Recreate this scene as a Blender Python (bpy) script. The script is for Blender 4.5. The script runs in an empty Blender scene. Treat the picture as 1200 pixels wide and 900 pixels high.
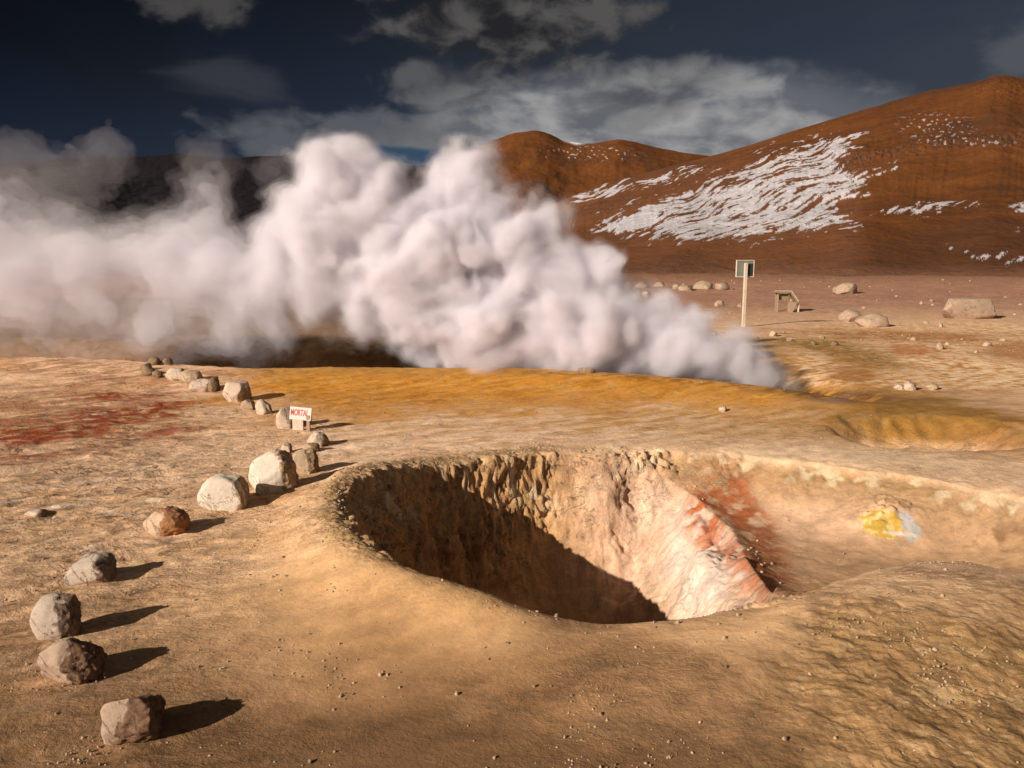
import bpy, math, random
import numpy as np
from mathutils import Vector, noise as mnoise

SC = bpy.context.scene
COL = SC.collection
F32 = np.float32

# ------------------------------------------------------------------ camera
H = 2.8
PITCH = math.radians(9.05)
FPX = 942.0
cam_d = bpy.data.cameras.new('camera')
cam_d.sensor_width = 36.0
cam_d.lens = 36.0 * FPX / 1200.0
cam_d.clip_start = 0.05
cam_d.clip_end = 5000
cam = bpy.data.objects.new('camera', cam_d)
cam.location = (0, 0, H)
cam.rotation_euler = (math.pi / 2 - PITCH, 0, 0)
COL.objects.link(cam)
SC.camera = cam
CP, SP = math.cos(PITCH), math.sin(PITCH)


def ray(px, py):
    u = (px - 600.0) / FPX
    v = (450.0 - py) / FPX
    return np.array([u, CP + v * SP, -SP + v * CP])


def at(px, py, Y):
    d = ray(px, py)
    t = Y / d[1]
    return np.array([d[0] * t, Y, H + d[2] * t])


def project(x, y, z):
    zz = z - H
    fw = y * CP - zz * SP
    up = y * SP + zz * CP
    fw = np.maximum(fw, 0.05)
    return 600 + FPX * x / fw, 450 - FPX * up / fw


def flat(px, py, z=0.0):
    d = ray(px, py)
    t = (z - H) / d[2]
    return d[0] * t, d[1] * t


# ------------------------------------------------------------------ noise
_rs = np.random.RandomState(7)
_G3 = _rs.normal(size=(4096, 3)).astype(F32)
_G3 /= np.linalg.norm(_G3, axis=1, keepdims=True)
_a = _rs.rand(4096) * 2 * np.pi
_G2 = np.stack([np.cos(_a), np.sin(_a)], 1).astype(F32)


def _n2(x, y, seed):
    ix = np.floor(x).astype(np.int64)
    iy = np.floor(y).astype(np.int64)
    fx = (x - ix).astype(F32)
    fy = (y - iy).astype(F32)
    u = fx * fx * fx * (fx * (fx * 6 - 15) + 10)
    v = fy * fy * fy * (fy * (fy * 6 - 15) + 10)

    def g(dx, dy):
        h = ((ix + dx) * 73856093) ^ ((iy + dy) * 19349663) ^ (seed * 83492791)
        h ^= h >> 13
        h *= 1274126177
        h ^= h >> 16
        k = _G2[h & 4095]
        return k[:, 0] * (fx - dx) + k[:, 1] * (fy - dy)
    a, b, c, d = g(0, 0), g(1, 0), g(0, 1), g(1, 1)
    a += u * (b - a)
    c += u * (d - c)
    return (a + v * (c - a)) * 1.41


def _n3(x, y, z, seed):
    ix = np.floor(x).astype(np.int64)
    iy = np.floor(y).astype(np.int64)
    iz = np.floor(z).astype(np.int64)
    fx = (x - ix).astype(F32)
    fy = (y - iy).astype(F32)
    fz = (z - iz).astype(F32)
    u = fx * fx * fx * (fx * (fx * 6 - 15) + 10)
    v = fy * fy * fy * (fy * (fy * 6 - 15) + 10)
    w = fz * fz * fz * (fz * (fz * 6 - 15) + 10)
    hx = [ix * 73856093, (ix + 1) * 73856093]
    hy = [iy * 19349663, (iy + 1) * 19349663]
    hz = [(iz * 83492791) ^ (seed * 39916801), ((iz + 1) * 83492791) ^ (seed * 39916801)]

    def g(dx, dy, dz):
        h = hx[dx] ^ hy[dy] ^ hz[dz]
        h ^= h >> 13
        h *= 1274126177
        h ^= h >> 16
        k = _G3[h & 4095]
        return k[:, 0] * (fx - dx) + k[:, 1] * (fy - dy) + k[:, 2] * (fz - dz)

    def lx(dy, dz):
        a = g(0, dy, dz)
        return a + u * (g(1, dy, dz) - a)

    def ly(dz):
        a = lx(0, dz)
        return a + v * (lx(1, dz) - a)
    a = ly(0)
    return (a + w * (ly(1) - a)) * 1.5


def chunked(fn, arrs, *args, n=200000):
    L = len(arrs[0])
    out = np.empty(L, F32)
    for s in range(0, L, n):
        out[s:s + n] = fn(*[a[s:s + n] for a in arrs], *args)
    return out


def n2(x, y, seed=0):
    return chunked(_n2, (x, y), seed)


def n3(x, y, z, seed=0):
    return chunked(_n3, (x, y, z), seed)


def fbm2(x, y, octv=4, seed=0, gain=.5, lac=2.03):
    o = np.zeros(len(x), F32)
    a = 1.0
    for i in range(octv):
        o += a * n2(x, y, seed + i)
        x = x * lac + 3.7
        y = y * lac - 1.3
        a *= gain
    return o


def _worley(x, y, z, seed):
    ix = np.floor(x).astype(np.int64)
    iy = np.floor(y).astype(np.int64)
    iz = np.floor(z).astype(np.int64)
    best = np.full(len(x), 9.0, F32)
    for dx in (-1, 0, 1):
        for dy in (-1, 0, 1):
            for dz in (-1, 0, 1):
                h = ((ix + dx) * 73856093) ^ ((iy + dy) * 19349663) ^ ((iz + dz) * 83492791) ^ (seed * 39916801)
                h ^= h >> 13
                h *= 1274126177
                h ^= h >> 16
                a = (h & 1023) / 1023.0
                b = ((h >> 10) & 1023) / 1023.0
                c = ((h >> 20) & 1023) / 1023.0
                d = (x - ix - dx - a) ** 2 + (y - iy - dy - b) ** 2 + (z - iz - dz - c) ** 2
                best = np.minimum(best, d)
    return np.sqrt(best)


def worley(x, y, z, seed=0):
    return chunked(_worley, (x, y, z), seed)


def ss(a, b, x):
    t = np.clip((x - a) / (b - a), 0, 1)
    return t * t * (3 - 2 * t)


def lerp(a, b, t):
    return a + (b - a) * t


# ------------------------------------------------------------------ ground height
CREST = np.array([(-40, 20.0), (-16, 20.6), (-9.6, 19.6), (-6.0, 18.3), (0, 18.2), (2.8, 17.3), (5.4, 15.7), (6.6, 14.8), (8.5, 13.6)])
MND = flat(1130, 740)


def crest_y(x):
    return np.interp(x, CREST[:, 0], CREST[:, 1])


def base_height(x, y):
    z = 0.10 * n2(x * .11, y * .11, 3) + 0.05 * n2(x * .31, y * .31, 4)
    r = np.hypot(x, y)
    z = z * ss(2.0, 12, r) * .7
    # low bank in the right foreground
    z = z + 0.33 * np.exp(-(((x - MND[0]) / 2.1) ** 2 + ((y - MND[1]) / 1.35) ** 2))
    # ochre ridge, and the hollow of the steam vent behind it
    dy = y - crest_y(x)
    fade = 1 - ss(4.6, 7.6, x)
    lf = ss(-30, -8, x)
    z = z + (0.10 + 0.16 * lf) * np.exp(-(dy / 1.6) ** 2) * (0.35 + .65 * fade)
    pit = ss(0.1, 1.5, dy) * (1 - ss(5.0, 7.5, dy))
    z = z - 1.3 * pit * fade
    # far plain rises slightly in swells
    z = z + 1.2 * ss(60, 400, r) * n2(x * .012, y * .012, 9)
    return z


PIT_PX = [(409, 600), (424, 576), (476, 551), (560, 534), (640, 527), (735, 526), (800, 534), (850, 556), (884, 600), (908, 650),
          (914, 684), (884, 701), (830, 711), (780, 718), (720, 722), (660, 721), (600, 716), (530, 702), (470, 682), (430, 650), (413, 624)]
BAS_PX = [(690, 529), (780, 524), (850, 528), (950, 540), (1050, 553), (1150, 570), (1270, 596), (1330, 640), (1250, 662), (1190, 668),
          (1130, 650), (1060, 655), (1000, 668), (930, 690), (880, 706), (800, 660), (740, 590)]
SPUR_PX = [(796, 548), (836, 588), (868, 630), (902, 682)]
HOL_PX = (1092, 507)


def smooth_poly(pts, n=4):
    p = np.array(pts, float)
    for _ in range(n):
        q = np.roll(p, -1, 0)
        p = np.stack([.75 * p + .25 * q, .25 * p + .75 * q], 1).reshape(-1, 2)
    return p


def on_base(px, py):
    d = ray(px, py)
    t = np.linspace(2.5, 90, 6000)
    x, y, z = d[0] * t, d[1] * t, H + d[2] * t
    h = base_height(x, y)
    k = np.argmax(z < h)
    return x[k], y[k]


PIT = smooth_poly([on_base(*p) for p in PIT_PX], 2)
BAS = smooth_poly([on_base(*p) for p in BAS_PX], 2)
SPUR = np.array([on_base(*p) for p in SPUR_PX])
HOL = on_base(*HOL_PX)


def seg_dist(x, y, pts, closed=True):
    n = len(pts)
    best = np.full(len(x), 1e9, F32)
    inside = np.zeros(len(x), bool)
    for i in range(n if closed else n - 1):
        ax, ay = pts[i]
        bx, by = pts[(i + 1) % n]
        ex, ey = bx - ax, by - ay
        t = np.clip(((x - ax) * ex + (y - ay) * ey) / (ex * ex + ey * ey + 1e-12), 0, 1)
        d = np.hypot(x - ax - t * ex, y - ay - t * ey)
        best = np.minimum(best, d)
        if closed:
            c = ((ay > y) != (by > y)) & (x < (bx - ax) * (y - ay) / (by - ay + 1e-12) + ax)
            inside ^= c
    return np.where(inside, best, -best) if closed else best


CX, CY = PIT.mean(0)


def height(x, y, detail=True, full=False):
    """ground height; with full, also the crater fields used for relief and pigment"""
    x = np.asarray(x, float)
    y = np.asarray(y, float)
    z = base_height(x, y)
    m = (x > -4) & (x < 9.5) & (y > 3.5) & (y < 15.5)
    dP = np.full(len(x), -9.0)
    dB = np.full(len(x), -9.0)
    dS = np.full(len(x), 9.0)
    if m.any():
        xm, ym = x[m], y[m]
        wob = .10 * n2(xm * 1.3, ym * 1.3, 21) + .05 * n2(xm * 3.7, ym * 3.7, 22)
        far = ss(CY - .6, CY + 1.4, ym)            # ragged far and left wall, smooth near lip
        left = 1 - ss(CX - 1.8, CX + .2, xm)
        rag = np.maximum(far, left * ss(CY - 1.6, CY - .2, ym))
        bil = np.abs(n2(xm * 2.6, ym * 2.6, 23)) + .5 * np.abs(n2(xm * 6.1, ym * 6.1, 24)) + .25 * np.abs(n2(xm * 13, ym * 13, 25))
        wob = wob * (.35 + .65 * rag) + rag * .04 * (bil - .42)
        dP[m] = seg_dist(xm, ym, PIT) + wob
        dB[m] = seg_dist(xm, ym, BAS) + wob * .8
        dS[m] = seg_dist(xm, ym, SPUR, False) + wob * .3
        # main pit: a steep funnel, gentler on the right where the pale face is
        p, b = dP[m], dB[m]
        w = lerp(1.0, 2.3, ss(CX - .2, CX + 2.0, xm)) * lerp(1.0, 1.25, far)
        t = np.clip(p / w, 0, 1)
        zp = -2.45 * (1 - (1 - t) ** 1.7)
        tb = np.clip(b / 1.5, 0, 1)
        zb = -.62 * (1 - (1 - tb) ** 2.2) * ss(CX + .1, CX + 1.3, xm)
        # rounded lip outside both
        lip = -.07 * np.exp(-np.clip(-p, 0, 9) / .22) * (p < 0) - .05 * np.exp(-np.clip(-b, 0, 9) / .2) * (b < 0)
        lip = np.where((p > 0) | (b > 0), -.07, lip)
        zz = zp + zb + lip
        lb = ss(.1, .75, ((CX - xm) * .97 + (CY - ym) * .25) / np.maximum(np.hypot(xm - CX, ym - CY), .2))
        zz += .24 * lb * np.exp(-((p + .15) / .5) ** 2)
        sp = np.exp(-(dS[m] / .42) ** 2)
        zz += .26 * sp * ss(-.1, .5, np.maximum(p, b))
        # crack on the right flank of the spur
        cr = np.exp(-((seg_dist(xm - .34, ym + .02, SPUR, False) + wob * .3) / .07) ** 2)
        zz -= .035 * cr * ss(.1, .5, b)
        # rounded pale mound on the right flank
        zz += .30 * np.exp(-(((xm - PALE[0]) / .55) ** 2 + ((ym - PALE[1]) / .65) ** 2)) * ss(.1, .5, p)
        # sulphur mound on the basin floor
        sx, sy = SULPH
        zz += .05 * np.exp(-(((xm - sx) / .4) ** 2 + ((ym - sy) / .3) ** 2)) * (np.abs(n2(xm * 9, ym * 9, 41)) * 1.5 + np.abs(n2(xm * 19, ym * 19, 42)))
        zz += .20 * np.exp(-(((xm - sx) / .55) ** 2 + ((ym - sy) / .4) ** 2))
        # hollow beyond, at the right
        hd = np.hypot((xm - HOL[0]) / 1.75, (ym - HOL[1]) / 1.35) + .12 * n2(xm * .9, ym * .9, 31) + .05 * n2(xm * 4, ym * 4, 32)
        zz -= .42 * (1 - ss(.40, 1.0, hd))
        z = z.copy()
        z[m] += zz
    if full:
        return z, dP, dB, dS
    return z


SULPH = (0, 0)
PALE = flat(826, 662, -.75)
SULPH = flat(1040, 612, -.5)


def on_ground(px, py):
    d = ray(px, py)
    t = np.linspace(2.5, 90, 5000)
    x, y, z = d[0] * t, d[1] * t, H + d[2] * t
    h = height(x, y)
    k = np.argmax(z < h)
    return float(x[k]), float(y[k]), float(h[k])


# ------------------------------------------------------------------ mesh helpers
def mesh_from(name, co, faces, smooth=True):
    """co (n,3); faces list of arrays each (m,k)"""
    me = bpy.data.meshes.new(name)
    me.vertices.add(len(co))
    me.vertices.foreach_set('co', np.ascontiguousarray(co, F32).ravel())
    loops = np.concatenate([f.ravel() for f in faces]).astype(np.int32)
    cnt = np.concatenate([np.full(len(f), f.shape[1]) for f in faces])
    start = np.concatenate([[0], np.cumsum(cnt)[:-1]]).astype(np.int32)
    me.loops.add(len(loops))
    me.loops.foreach_set('vertex_index', loops)
    me.polygons.add(len(cnt))
    me.polygons.foreach_set('loop_start', start)
    me.polygons.foreach_set('use_smooth', np.full(len(cnt), smooth, dtype=bool))
    me.update(calc_edges=True)
    me.validate()
    return me


def color_attr(me, name, rgb):
    a = me.color_attributes.new(name, 'FLOAT_COLOR', 'POINT')
    c = np.ones((len(rgb), 4), F32)
    c[:, :3] = rgb
    a.data.foreach_set('color', c.ravel())


def link(name, me, mat=None, parent=None):
    o = bpy.data.objects.new(name, me)
    if mat is not None:
        me.materials.append(mat)
    COL.objects.link(o)
    if parent is not None:
        o.parent = parent
    return o


def tag(o, label=None, cat=None, group=None, kind=None):
    if label:
        o['label'] = label
    if cat:
        o['category'] = cat
    if group:
        o['group'] = group
    if kind:
        o['kind'] = kind
    return o


# ------------------------------------------------------------------ materials
def new_mat(name):
    m = bpy.data.materials.new(name)
    m.use_nodes = True
    nt = m.node_tree
    nt.nodes.clear()
    out = nt.nodes.new('ShaderNodeOutputMaterial')
    return m, nt, out


class NT:
    def __init__(s, nt):
        s.nt = nt

    def add(s, t, **kw):
        n = s.nt.nodes.new(t)
        for k, v in kw.items():
            if k.startswith('i_'):
                key = k[2:].replace('_', ' ')
                n.inputs[key].default_value = v
            else:
                setattr(n, k, v)
        return n

    def ln(s, a, b):
        s.nt.links.new(a, b)

    def val(s, sock, v):
        if hasattr(v, 'is_linked') or hasattr(v, 'links'):
            s.ln(v, sock)
        else:
            sock.default_value = v

    def math(s, op, a, b=0.0, c=0.0, clamp=False):
        n = s.add('ShaderNodeMath', operation=op, use_clamp=clamp)
        s.val(n.inputs[0], a)
        s.val(n.inputs[1], b)
        s.val(n.inputs[2], c)
        return n.outputs[0]

    def mix(s, f, a, b, blend='MIX'):
        n = s.add('ShaderNodeMix', data_type='RGBA', blend_type=blend)
        s.val(n.inputs[0], f)
        s.val(n.inputs[6], a)
        s.val(n.inputs[7], b)
        return n.outputs[2]

    def noise(s, vec, scale, detail=4, rough=.55, dist=0.0, typ='FBM'):
        n = s.add('ShaderNodeTexNoise')
        n.inputs['Scale'].default_value = scale
        n.inputs['Detail'].default_value = detail
        n.inputs['Roughness'].default_value = rough
        n.inputs['Distortion'].default_value = dist
        if vec is not None:
            s.ln(vec, n.inputs['Vector'])
        return n.outputs['Fac']

    def ramp(s, f, a, b):
        n = s.add('ShaderNodeMapRange', interpolation_type='SMOOTHSTEP')
        s.val(n.inputs['Value'], f)
        n.inputs['From Min'].default_value = a
        n.inputs['From Max'].default_value = b
        return n.outputs['Result']

    def mapping(s, vec, loc=(0, 0, 0), rot=(0, 0, 0), sc=(1, 1, 1)):
        n = s.add('ShaderNodeMapping')
        n.inputs['Location'].default_value = loc
        n.inputs['Rotation'].default_value = rot
        n.inputs['Scale'].default_value = sc
        s.ln(vec, n.inputs['Vector'])
        return n.outputs[0]

    def bump(s, h, strength=.5, dist=.02, normal=None):
        n = s.add('ShaderNodeBump')
        n.inputs['Strength'].default_value = strength
        n.inputs['Distance'].default_value = dist
        s.ln(h, n.inputs['Height'])
        if normal is not None:
            s.ln(normal, n.inputs['Normal'])
        return n.outputs[0]


def rgba(c):
    return (c[0], c[1], c[2], 1.0)


def ground_material():
    m, nt, out = new_mat('mineral_ground')
    t = NT(nt)
    col = t.add('ShaderNodeVertexColor', layer_name='pigment').outputs[0]
    pos = t.add('ShaderNodeNewGeometry').outputs['Position']
    rg = t.add('ShaderNodeVertexColor', layer_name='relief').outputs[0]
    sepr = t.add('ShaderNodeSeparateColor')
    t.ln(rg, sepr.inputs[0])
    rgh, clod = sepr.outputs[0], sepr.outputs[1]
    warp = t.add('ShaderNodeTexNoise')
    warp.inputs['Scale'].default_value = 1.1
    warp.inputs['Detail'].default_value = 3
    t.ln(pos, warp.inputs['Vector'])
    wv = t.add('ShaderNodeVectorMath', operation='MULTIPLY_ADD')
    t.ln(warp.outputs['Color'], wv.inputs[0])
    wv.inputs[1].default_value = (.9, .9, .0)
    t.ln(pos, wv.inputs[2])
    st = t.mapping(wv.outputs[0], rot=(0, 0, math.radians(-32)), sc=(1.0, 2.2, 1.6))
    a = t.noise(st, 3.2, 8, .65)
    b = t.noise(pos, 26, 5, .65)
    c = t.noise(pos, 140, 3, .6)
    f = t.math('ADD', t.math('MULTIPLY', a, .45), t.math('ADD', t.math('MULTIPLY', b, .33), t.math('MULTIPLY', c, .22)))
    k = t.math('MULTIPLY_ADD', t.math('SUBTRACT', f, .5), t.math('MULTIPLY_ADD', rgh, 2.6, 1.0), 1.0)
    cc = t.add('ShaderNodeVectorMath', operation='SCALE')
    t.ln(col, cc.inputs[0])
    t.ln(k, cc.inputs['Scale'])
    col2 = cc.outputs[0]
    # fine dark grit and pale crumbs
    grit = t.ramp(t.noise(pos, 60, 2, .5), .67, .74)
    col2 = t.mix(t.math('MULTIPLY', grit, t.math('MULTIPLY_ADD', rgh, .5, .06)), col2, (.10, .055, .025, 1))
    crumb = t.ramp(t.noise(st, 34, 2, .5), .68, .76)
    col2 = t.mix(t.math('MULTIPLY', crumb, t.math('MULTIPLY', rgh, .45)), col2, (.62, .46, .31, 1))
    cr1 = t.noise(st, 2.6, 7, .62, .4)
    crk = t.ramp(t.math('ABSOLUTE', t.math('SUBTRACT', cr1, .5)), .022, .004)
    msk = t.ramp(t.noise(pos, 1.7, 5, .65), .47, .56)
    crk = t.math('MULTIPLY', t.math('MULTIPLY', crk, msk), t.math('MULTIPLY_ADD', rgh, .9, .0))
    col2 = t.mix(crk, col2, (.11, .055, .025, 1))
    bs = t.add('ShaderNodeBsdfPrincipled')
    t.ln(col2, bs.inputs['Base Color'])
    bs.inputs['Roughness'].default_value = .93
    bs.inputs['Specular IOR Level'].default_value = .15
    b1 = t.add('ShaderNodeBump')
    b1.inputs['Distance'].default_value = .06
    t.ln(t.math('MULTIPLY_ADD', rgh, .9, .05), b1.inputs['Strength'])
    t.ln(t.math('SUBTRACT', t.math('ADD', a, t.math('MULTIPLY', b, .3)), t.math('MULTIPLY', crk, .5)), b1.inputs['Height'])
    b2 = t.add('ShaderNodeBump')
    b2.inputs['Distance'].default_value = .014
    t.ln(t.math('MULTIPLY_ADD', rgh, .6, .28), b2.inputs['Strength'])
    t.ln(t.math('ADD', b, t.math('MULTIPLY', c, .5)), b2.inputs['Height'])
    t.ln(b1.outputs[0], b2.inputs['Normal'])
    n2_ = b2.outputs[0]
    t.ln(n2_, bs.inputs['Normal'])
    t.ln(bs.outputs[0], out.inputs['Surface'])
    return m


# ------------------------------------------------------------------ ground sheet
def build_ground():
    # rows: distance, columns: azimuth (dense over the view)
    rows = [1.3]
    while rows[-1] < 1300:
        r = rows[-1]
        if r < 4.0:
            k = .006
        elif r < 14.5:
            k = .0021
        elif r < 24:
            k = .003
        elif r < 90:
            k = .006
        else:
            k = .02
        rows.append(r * (1 + k))
    R = np.array(rows)
    az = []
    a = -math.pi
    while a < math.pi - 1e-6:
        az.append(a)
        d = math.degrees(a)
        if -17 < d < 36:
            s = .0021
        elif -38 < d < 38:
            s = .0030
        elif -55 < d < 55:
            s = .012
        else:
            s = .05
        a += s
    A = np.array(az)
    nr, na = len(R), len(A)
    rr, aa = np.meshgrid(R, A, indexing='ij')
    x = (rr * np.sin(aa)).ravel()
    y = (rr * np.cos(aa)).ravel()
    z, dP, dB, dS = height(x, y, full=True)
    dmax = np.maximum(dP, dB)
    r = np.hypot(x, y)
    px0, py0 = project(x, y, z)

    def E(cx, cy, rx, ry, rot=0.0, nz=.5, p=2.0):
        c, s = math.cos(math.radians(rot)), math.sin(math.radians(rot))
        u = ((px0 - cx) * c + (py0 - cy) * s) / rx
        v = (-(px0 - cx) * s + (py0 - cy) * c) / ry
        return np.exp(-(np.maximum(0, np.sqrt(u * u + v * v) + nz * NZ)) ** p)
    NZ = fbm2(x * .8, y * 1.1, 5, 50)
    # ---- relief
    near = 1 - ss(25, 70, r)
    # streaky crust along the wind direction (towards +x, +y)
    c, s = math.cos(.56), math.sin(.56)
    u, v = x * c + y * s, -x * s + y * c
    crust = fbm2(u * .9, v * 2.4, 5, 60)
    ridg = 1 - np.abs(n2(u * 1.5, v * 3.6, 65)) * 2
    pits = np.clip(n2(u * 2.3, v * 5.0, 66) - .25, 0, 1)
    leftg = E(120, 560, 260, 200, 0, .35)
    rightm = ss(820, 990, px0 + 60 * NZ) * ss(665, 730, py0 + 30 * NZ) * (dmax < .05)
    farflat = ss(430, 520, py0)
    amp = .25 + .9 * leftg - .15 * rightm
    path = np.exp(-((px0 - 420 - (py0 - 700) * .25) / 150) ** 2) * ss(590, 680, py0)
    amp = amp * (1 - .8 * path)
    smooth_lip = E(600, 740, 330, 60, 0, .25)
    amp = amp * (1 - .7 * smooth_lip)
    REL = np.clip(.20 + .55 * np.clip(amp, 0, 1) + .25 * ss(0, .6, NZ), 0, 1) * (1 - .6 * path) * (1 - .6 * smooth_lip)
    REL = np.maximum(REL, .42 * rightm)
    REL = np.where(dmax > .0, .35 + .3 * ss(.9, .2, dmax), REL)
    REL = np.maximum(REL, .8 * np.exp(-((dP + .18) / .22) ** 2) * (1 - ss(CX - .6, CX + 1.6, x)) * ss(CY - 1.9, CY - .9, y))
    rbasin = ss(CX + 2.2, CX + 3.0, x) * (dB > -.1)
    REL = REL * (1 - .55 * rbasin)
    rel = amp * (.030 * crust + .014 * ss(.5, 1., ridg) - .05 * pits)
    z = z + rel * near
    u3, v3 = x * .80 - y * .60, x * .60 + y * .80
    z = z + rightm * near * (.006 * fbm2(u3 * 2.6 + .7 * NZ, v3 * 8 + 1.2 * NZ, 6, 120, .62) + .03 * fbm2(u3 * 1.0, v3 * 1.3, 3, 127) + .014 * fbm2(x * 7, y * 7, 4, 129, .6))
    z = z + near * .012 * fbm2(x * 5.1, y * 5.1, 3, 70) * amp
    frg = np.exp(-((dP + .18) / .22) ** 2) * (1 - ss(CX - .6, CX + 1.6, x)) * ss(CY - 1.9, CY - .9, y)
    z = z + frg * .022 * np.abs(fbm2(x * 9, y * 9, 4, 74, .6))
    z = z + (1 - near) * .15 * fbm2(x * .2, y * .2, 4, 72) * (1 - ss(200, 600, r))
    co = np.stack([x, y, z], 1)
    # ---- crater walls: true 3-D clods and gullies pushed along the normal
    inm = (dmax > -.35) & (r < 16)
    grid = co.reshape(nr, na, 3)
    dr = np.gradient(grid, axis=0)
    da = np.gradient(grid, axis=1)
    nrm = np.cross(da, dr)
    nrm /= np.linalg.norm(nrm, axis=2, keepdims=True) + 1e-12
    nrm = nrm.reshape(-1, 3)
    nrm *= np.sign(nrm[:, 2:3] + 1e-9)
    xi, yi, zi = x[inm], y[inm], z[inm]
    p_, b_ = dP[inm], dB[inm]
    farw = ss(CY - .8, CY + .9, yi)
    lw = 1 - ss(CX - 1.3, CX + .3, xi)
    rug = np.maximum(farw, lw * ss(CY - 1.9, CY - .6, yi))
    band = ss(-.16, .10, np.maximum(p_, b_)) * (1 - .55 * ss(.5, 1.3, np.maximum(p_, b_)))
    bl = np.abs(n3(xi * 3.4, yi * 3.4, zi * 3.4, 80)) + .55 * np.abs(n3(xi * 7.3, yi * 7.3, zi * 7.3, 81)) + .3 * np.abs(n3(xi * 15, yi * 15, zi * 15, 82)) + .18 * np.abs(n3(xi * 31, yi * 31, zi * 31, 83))
    patch = ss(-.05, .3, n2(xi * 1.0, yi * 1.0, 84) + .45 * lw + .25 * np.exp(-((xi - CX - 1.25) / .35) ** 2))
    # vertical gullies on the pale face and spur
    ang = np.arctan2(yi - CY, xi - CX)
    gul = np.abs(n3(ang * 7, np.hypot(xi - CX, yi - CY) * .5, zi * .5, 86)) + .5 * np.abs(n3(ang * 17, np.hypot(xi - CX, yi - CY), zi, 87))
    faceR = ss(CX - .1, CX + .8, xi) * (p_ > .1)
    rb_ = 1 - .8 * ss(CX + 2.0, CX + 3.2, xi)
    top = ss(.55, .12, np.maximum(p_, b_))
    dark = lw
    wz_ = .5 * n3(xi * 2.2, yi * 2.2, zi * 2.2, 93)
    big_ = n3(xi * 1.5, yi * 1.5, zi * 1.5, 88)
    w1 = worley(xi * 6.5 + wz_, yi * 6.5 - wz_, zi * 8.5, 90)
    w2 = worley(xi * 13 + wz_, yi * 13, zi * 15, 91)
    w3 = worley(xi * 27, yi * 27, zi * 27, 92)
    cl_ = 1.35 - (w1 * .9 + .8 * w2 + .45 * w3)
    dsp = rug * band * rb_ * (.17 * (cl_ - .25) + .10 * big_) * np.clip(.10 + .9 * top * patch + .75 * dark, 0, 1) + faceR * (.022 * (gul - .5) + .05 * (.9 - w2) * ss(-.1, .4, n3(xi * 1.8, yi * 1.8, zi * 1.8, 94)) + .03 * (bl - .5)) * ss(CX + 2.6, CX + 2.0, xi) + .012 * (bl - .5) + .06 * big_ * ss(.2, .6, p_)
    dsp *= ss(-.35, -.05, np.maximum(p_, b_))
    co[inm] += nrm[inm] * dsp[:, None]
    z = co[:, 2]
    px, py = project(co[:, 0], co[:, 1], z)
    px0, py0 = px, py
    # ---- pigment
    n1 = fbm2(x * .5, y * .5, 5, 90)
    n2_ = fbm2(u * 1.1, v * 4.2, 5, 95)
    n3_ = fbm2(x * 4.5, y * 4.5, 4, 99)

    pig = np.empty((len(x), 3), F32)

    def C(*c_):
        return np.array(c_, F32)

    def put(c_, m_):
        m2 = np.clip(m_, 0, 1).astype(F32)[:, None]
        pig[:] = pig * (1 - m2) + C(*c_) * m2
    pig[:] = C(.74, .485, .305)
    put((.60, .36, .20), ss(-.2, .6, n1 + .4 * n2_))
    put((.78, .56, .38), ss(.25, .8, n2_ - .1) * .7)
    # warm tan lip of the crater and near mud darkened, vignette put into its pigment
    put((.60, .355, .165), E(560, 700, 420, 110, 0, .4) * .85)
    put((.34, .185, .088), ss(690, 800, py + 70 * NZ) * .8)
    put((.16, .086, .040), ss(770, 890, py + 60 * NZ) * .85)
    put((.17, .095, .042), (ss(330, 60, px + 60 * NZ) * ss(640, 800, py + 50 * NZ)) * ss(-.6, .3, n2_ + n3_ * .4) * .8)  # vignette of the lower left corner painted into the pigment
    # left: pale crust, darker stains
    put((.33, .215, .14), E(60, 560, 150, 60, -10, .9) * ss(-.2, .5, n2_) * .8)
    put((.30, .18, .10), E(40, 760, 200, 220, -20, .6) * ss(-.4, .4, n2_) * .75)
    put((.72, .53, .38), E(120, 600, 170, 50, -6, .6) * ss(.0, .6, n2_) * .8)
    # red iron stain at left
    rm = np.maximum(E(130, 492, 75, 14, -14, 1.2), np.maximum(E(40, 510, 90, 15, -10, 1.1), E(170, 478, 50, 10, 10, 1.2) * .8))
    rm = np.maximum(rm, E(195, 505, 30, 8, 0, 1.2) * .7)
    put((.36, .16, .08), np.clip(1.3 * E(80, 492, 160, 36, -6, .7), 0, 1) * ss(-.7, .2, n2_) * .85)
    put((.30, .15, .075), np.clip(1.4 * E(80, 432, 190, 9, 2, .6), 0, 1) * ss(-.5, .2, n2_) * .7)
    put((.25, .052, .018), np.clip(1.5 * rm, 0, 1) * ss(-.5, .2, n3_ + n2_ * .4) * 1.0)
    # ochre ridge
    och = ss(520, 472, py + 22 * n1 + 10 * n2_) * ss(180, 420, px + 90 * n1) * (1 - ss(1000, 1130, px + 60 * n1)) * (py > 415)
    put((.50, .215, .03), och * .95)
    put((.33, .135, .02), och * ss(.0, .5, n2_ + .6 * n3_) * .75)
    put((.60, .34, .11), och * ss(.1, .6, -n2_ - .5 * n3_) * .6)
    put((.36, .20, .06), ss(446, 434, py) * ss(240, 300, px) * (py > 400) * .6)
    put((.46, .26, .10), E(860, 500, 200, 24, 0, .6) * .7)
    put((.27, .135, .03), np.clip(1.4 * E(1095, 497, 125, 34, 3, .4), 0, 1) * .95)
    put((.10, .05, .02), (np.exp(-((px - 1030 - (py - 490) * .2) / 3.5) ** 2) * np.exp(-((py - 492) / 12) ** 2) + np.exp(-((py - np.interp(px, [980, 1015], [488, 508])) / 3) ** 2) * ss(978, 984, px) * (1 - ss(1008, 1016, px))) * ss(-.5, .1, n3_) * .9)
    put((.30, .14, .05), E(1150, 515, 50, 16, 8, .6) * .7)
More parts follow.
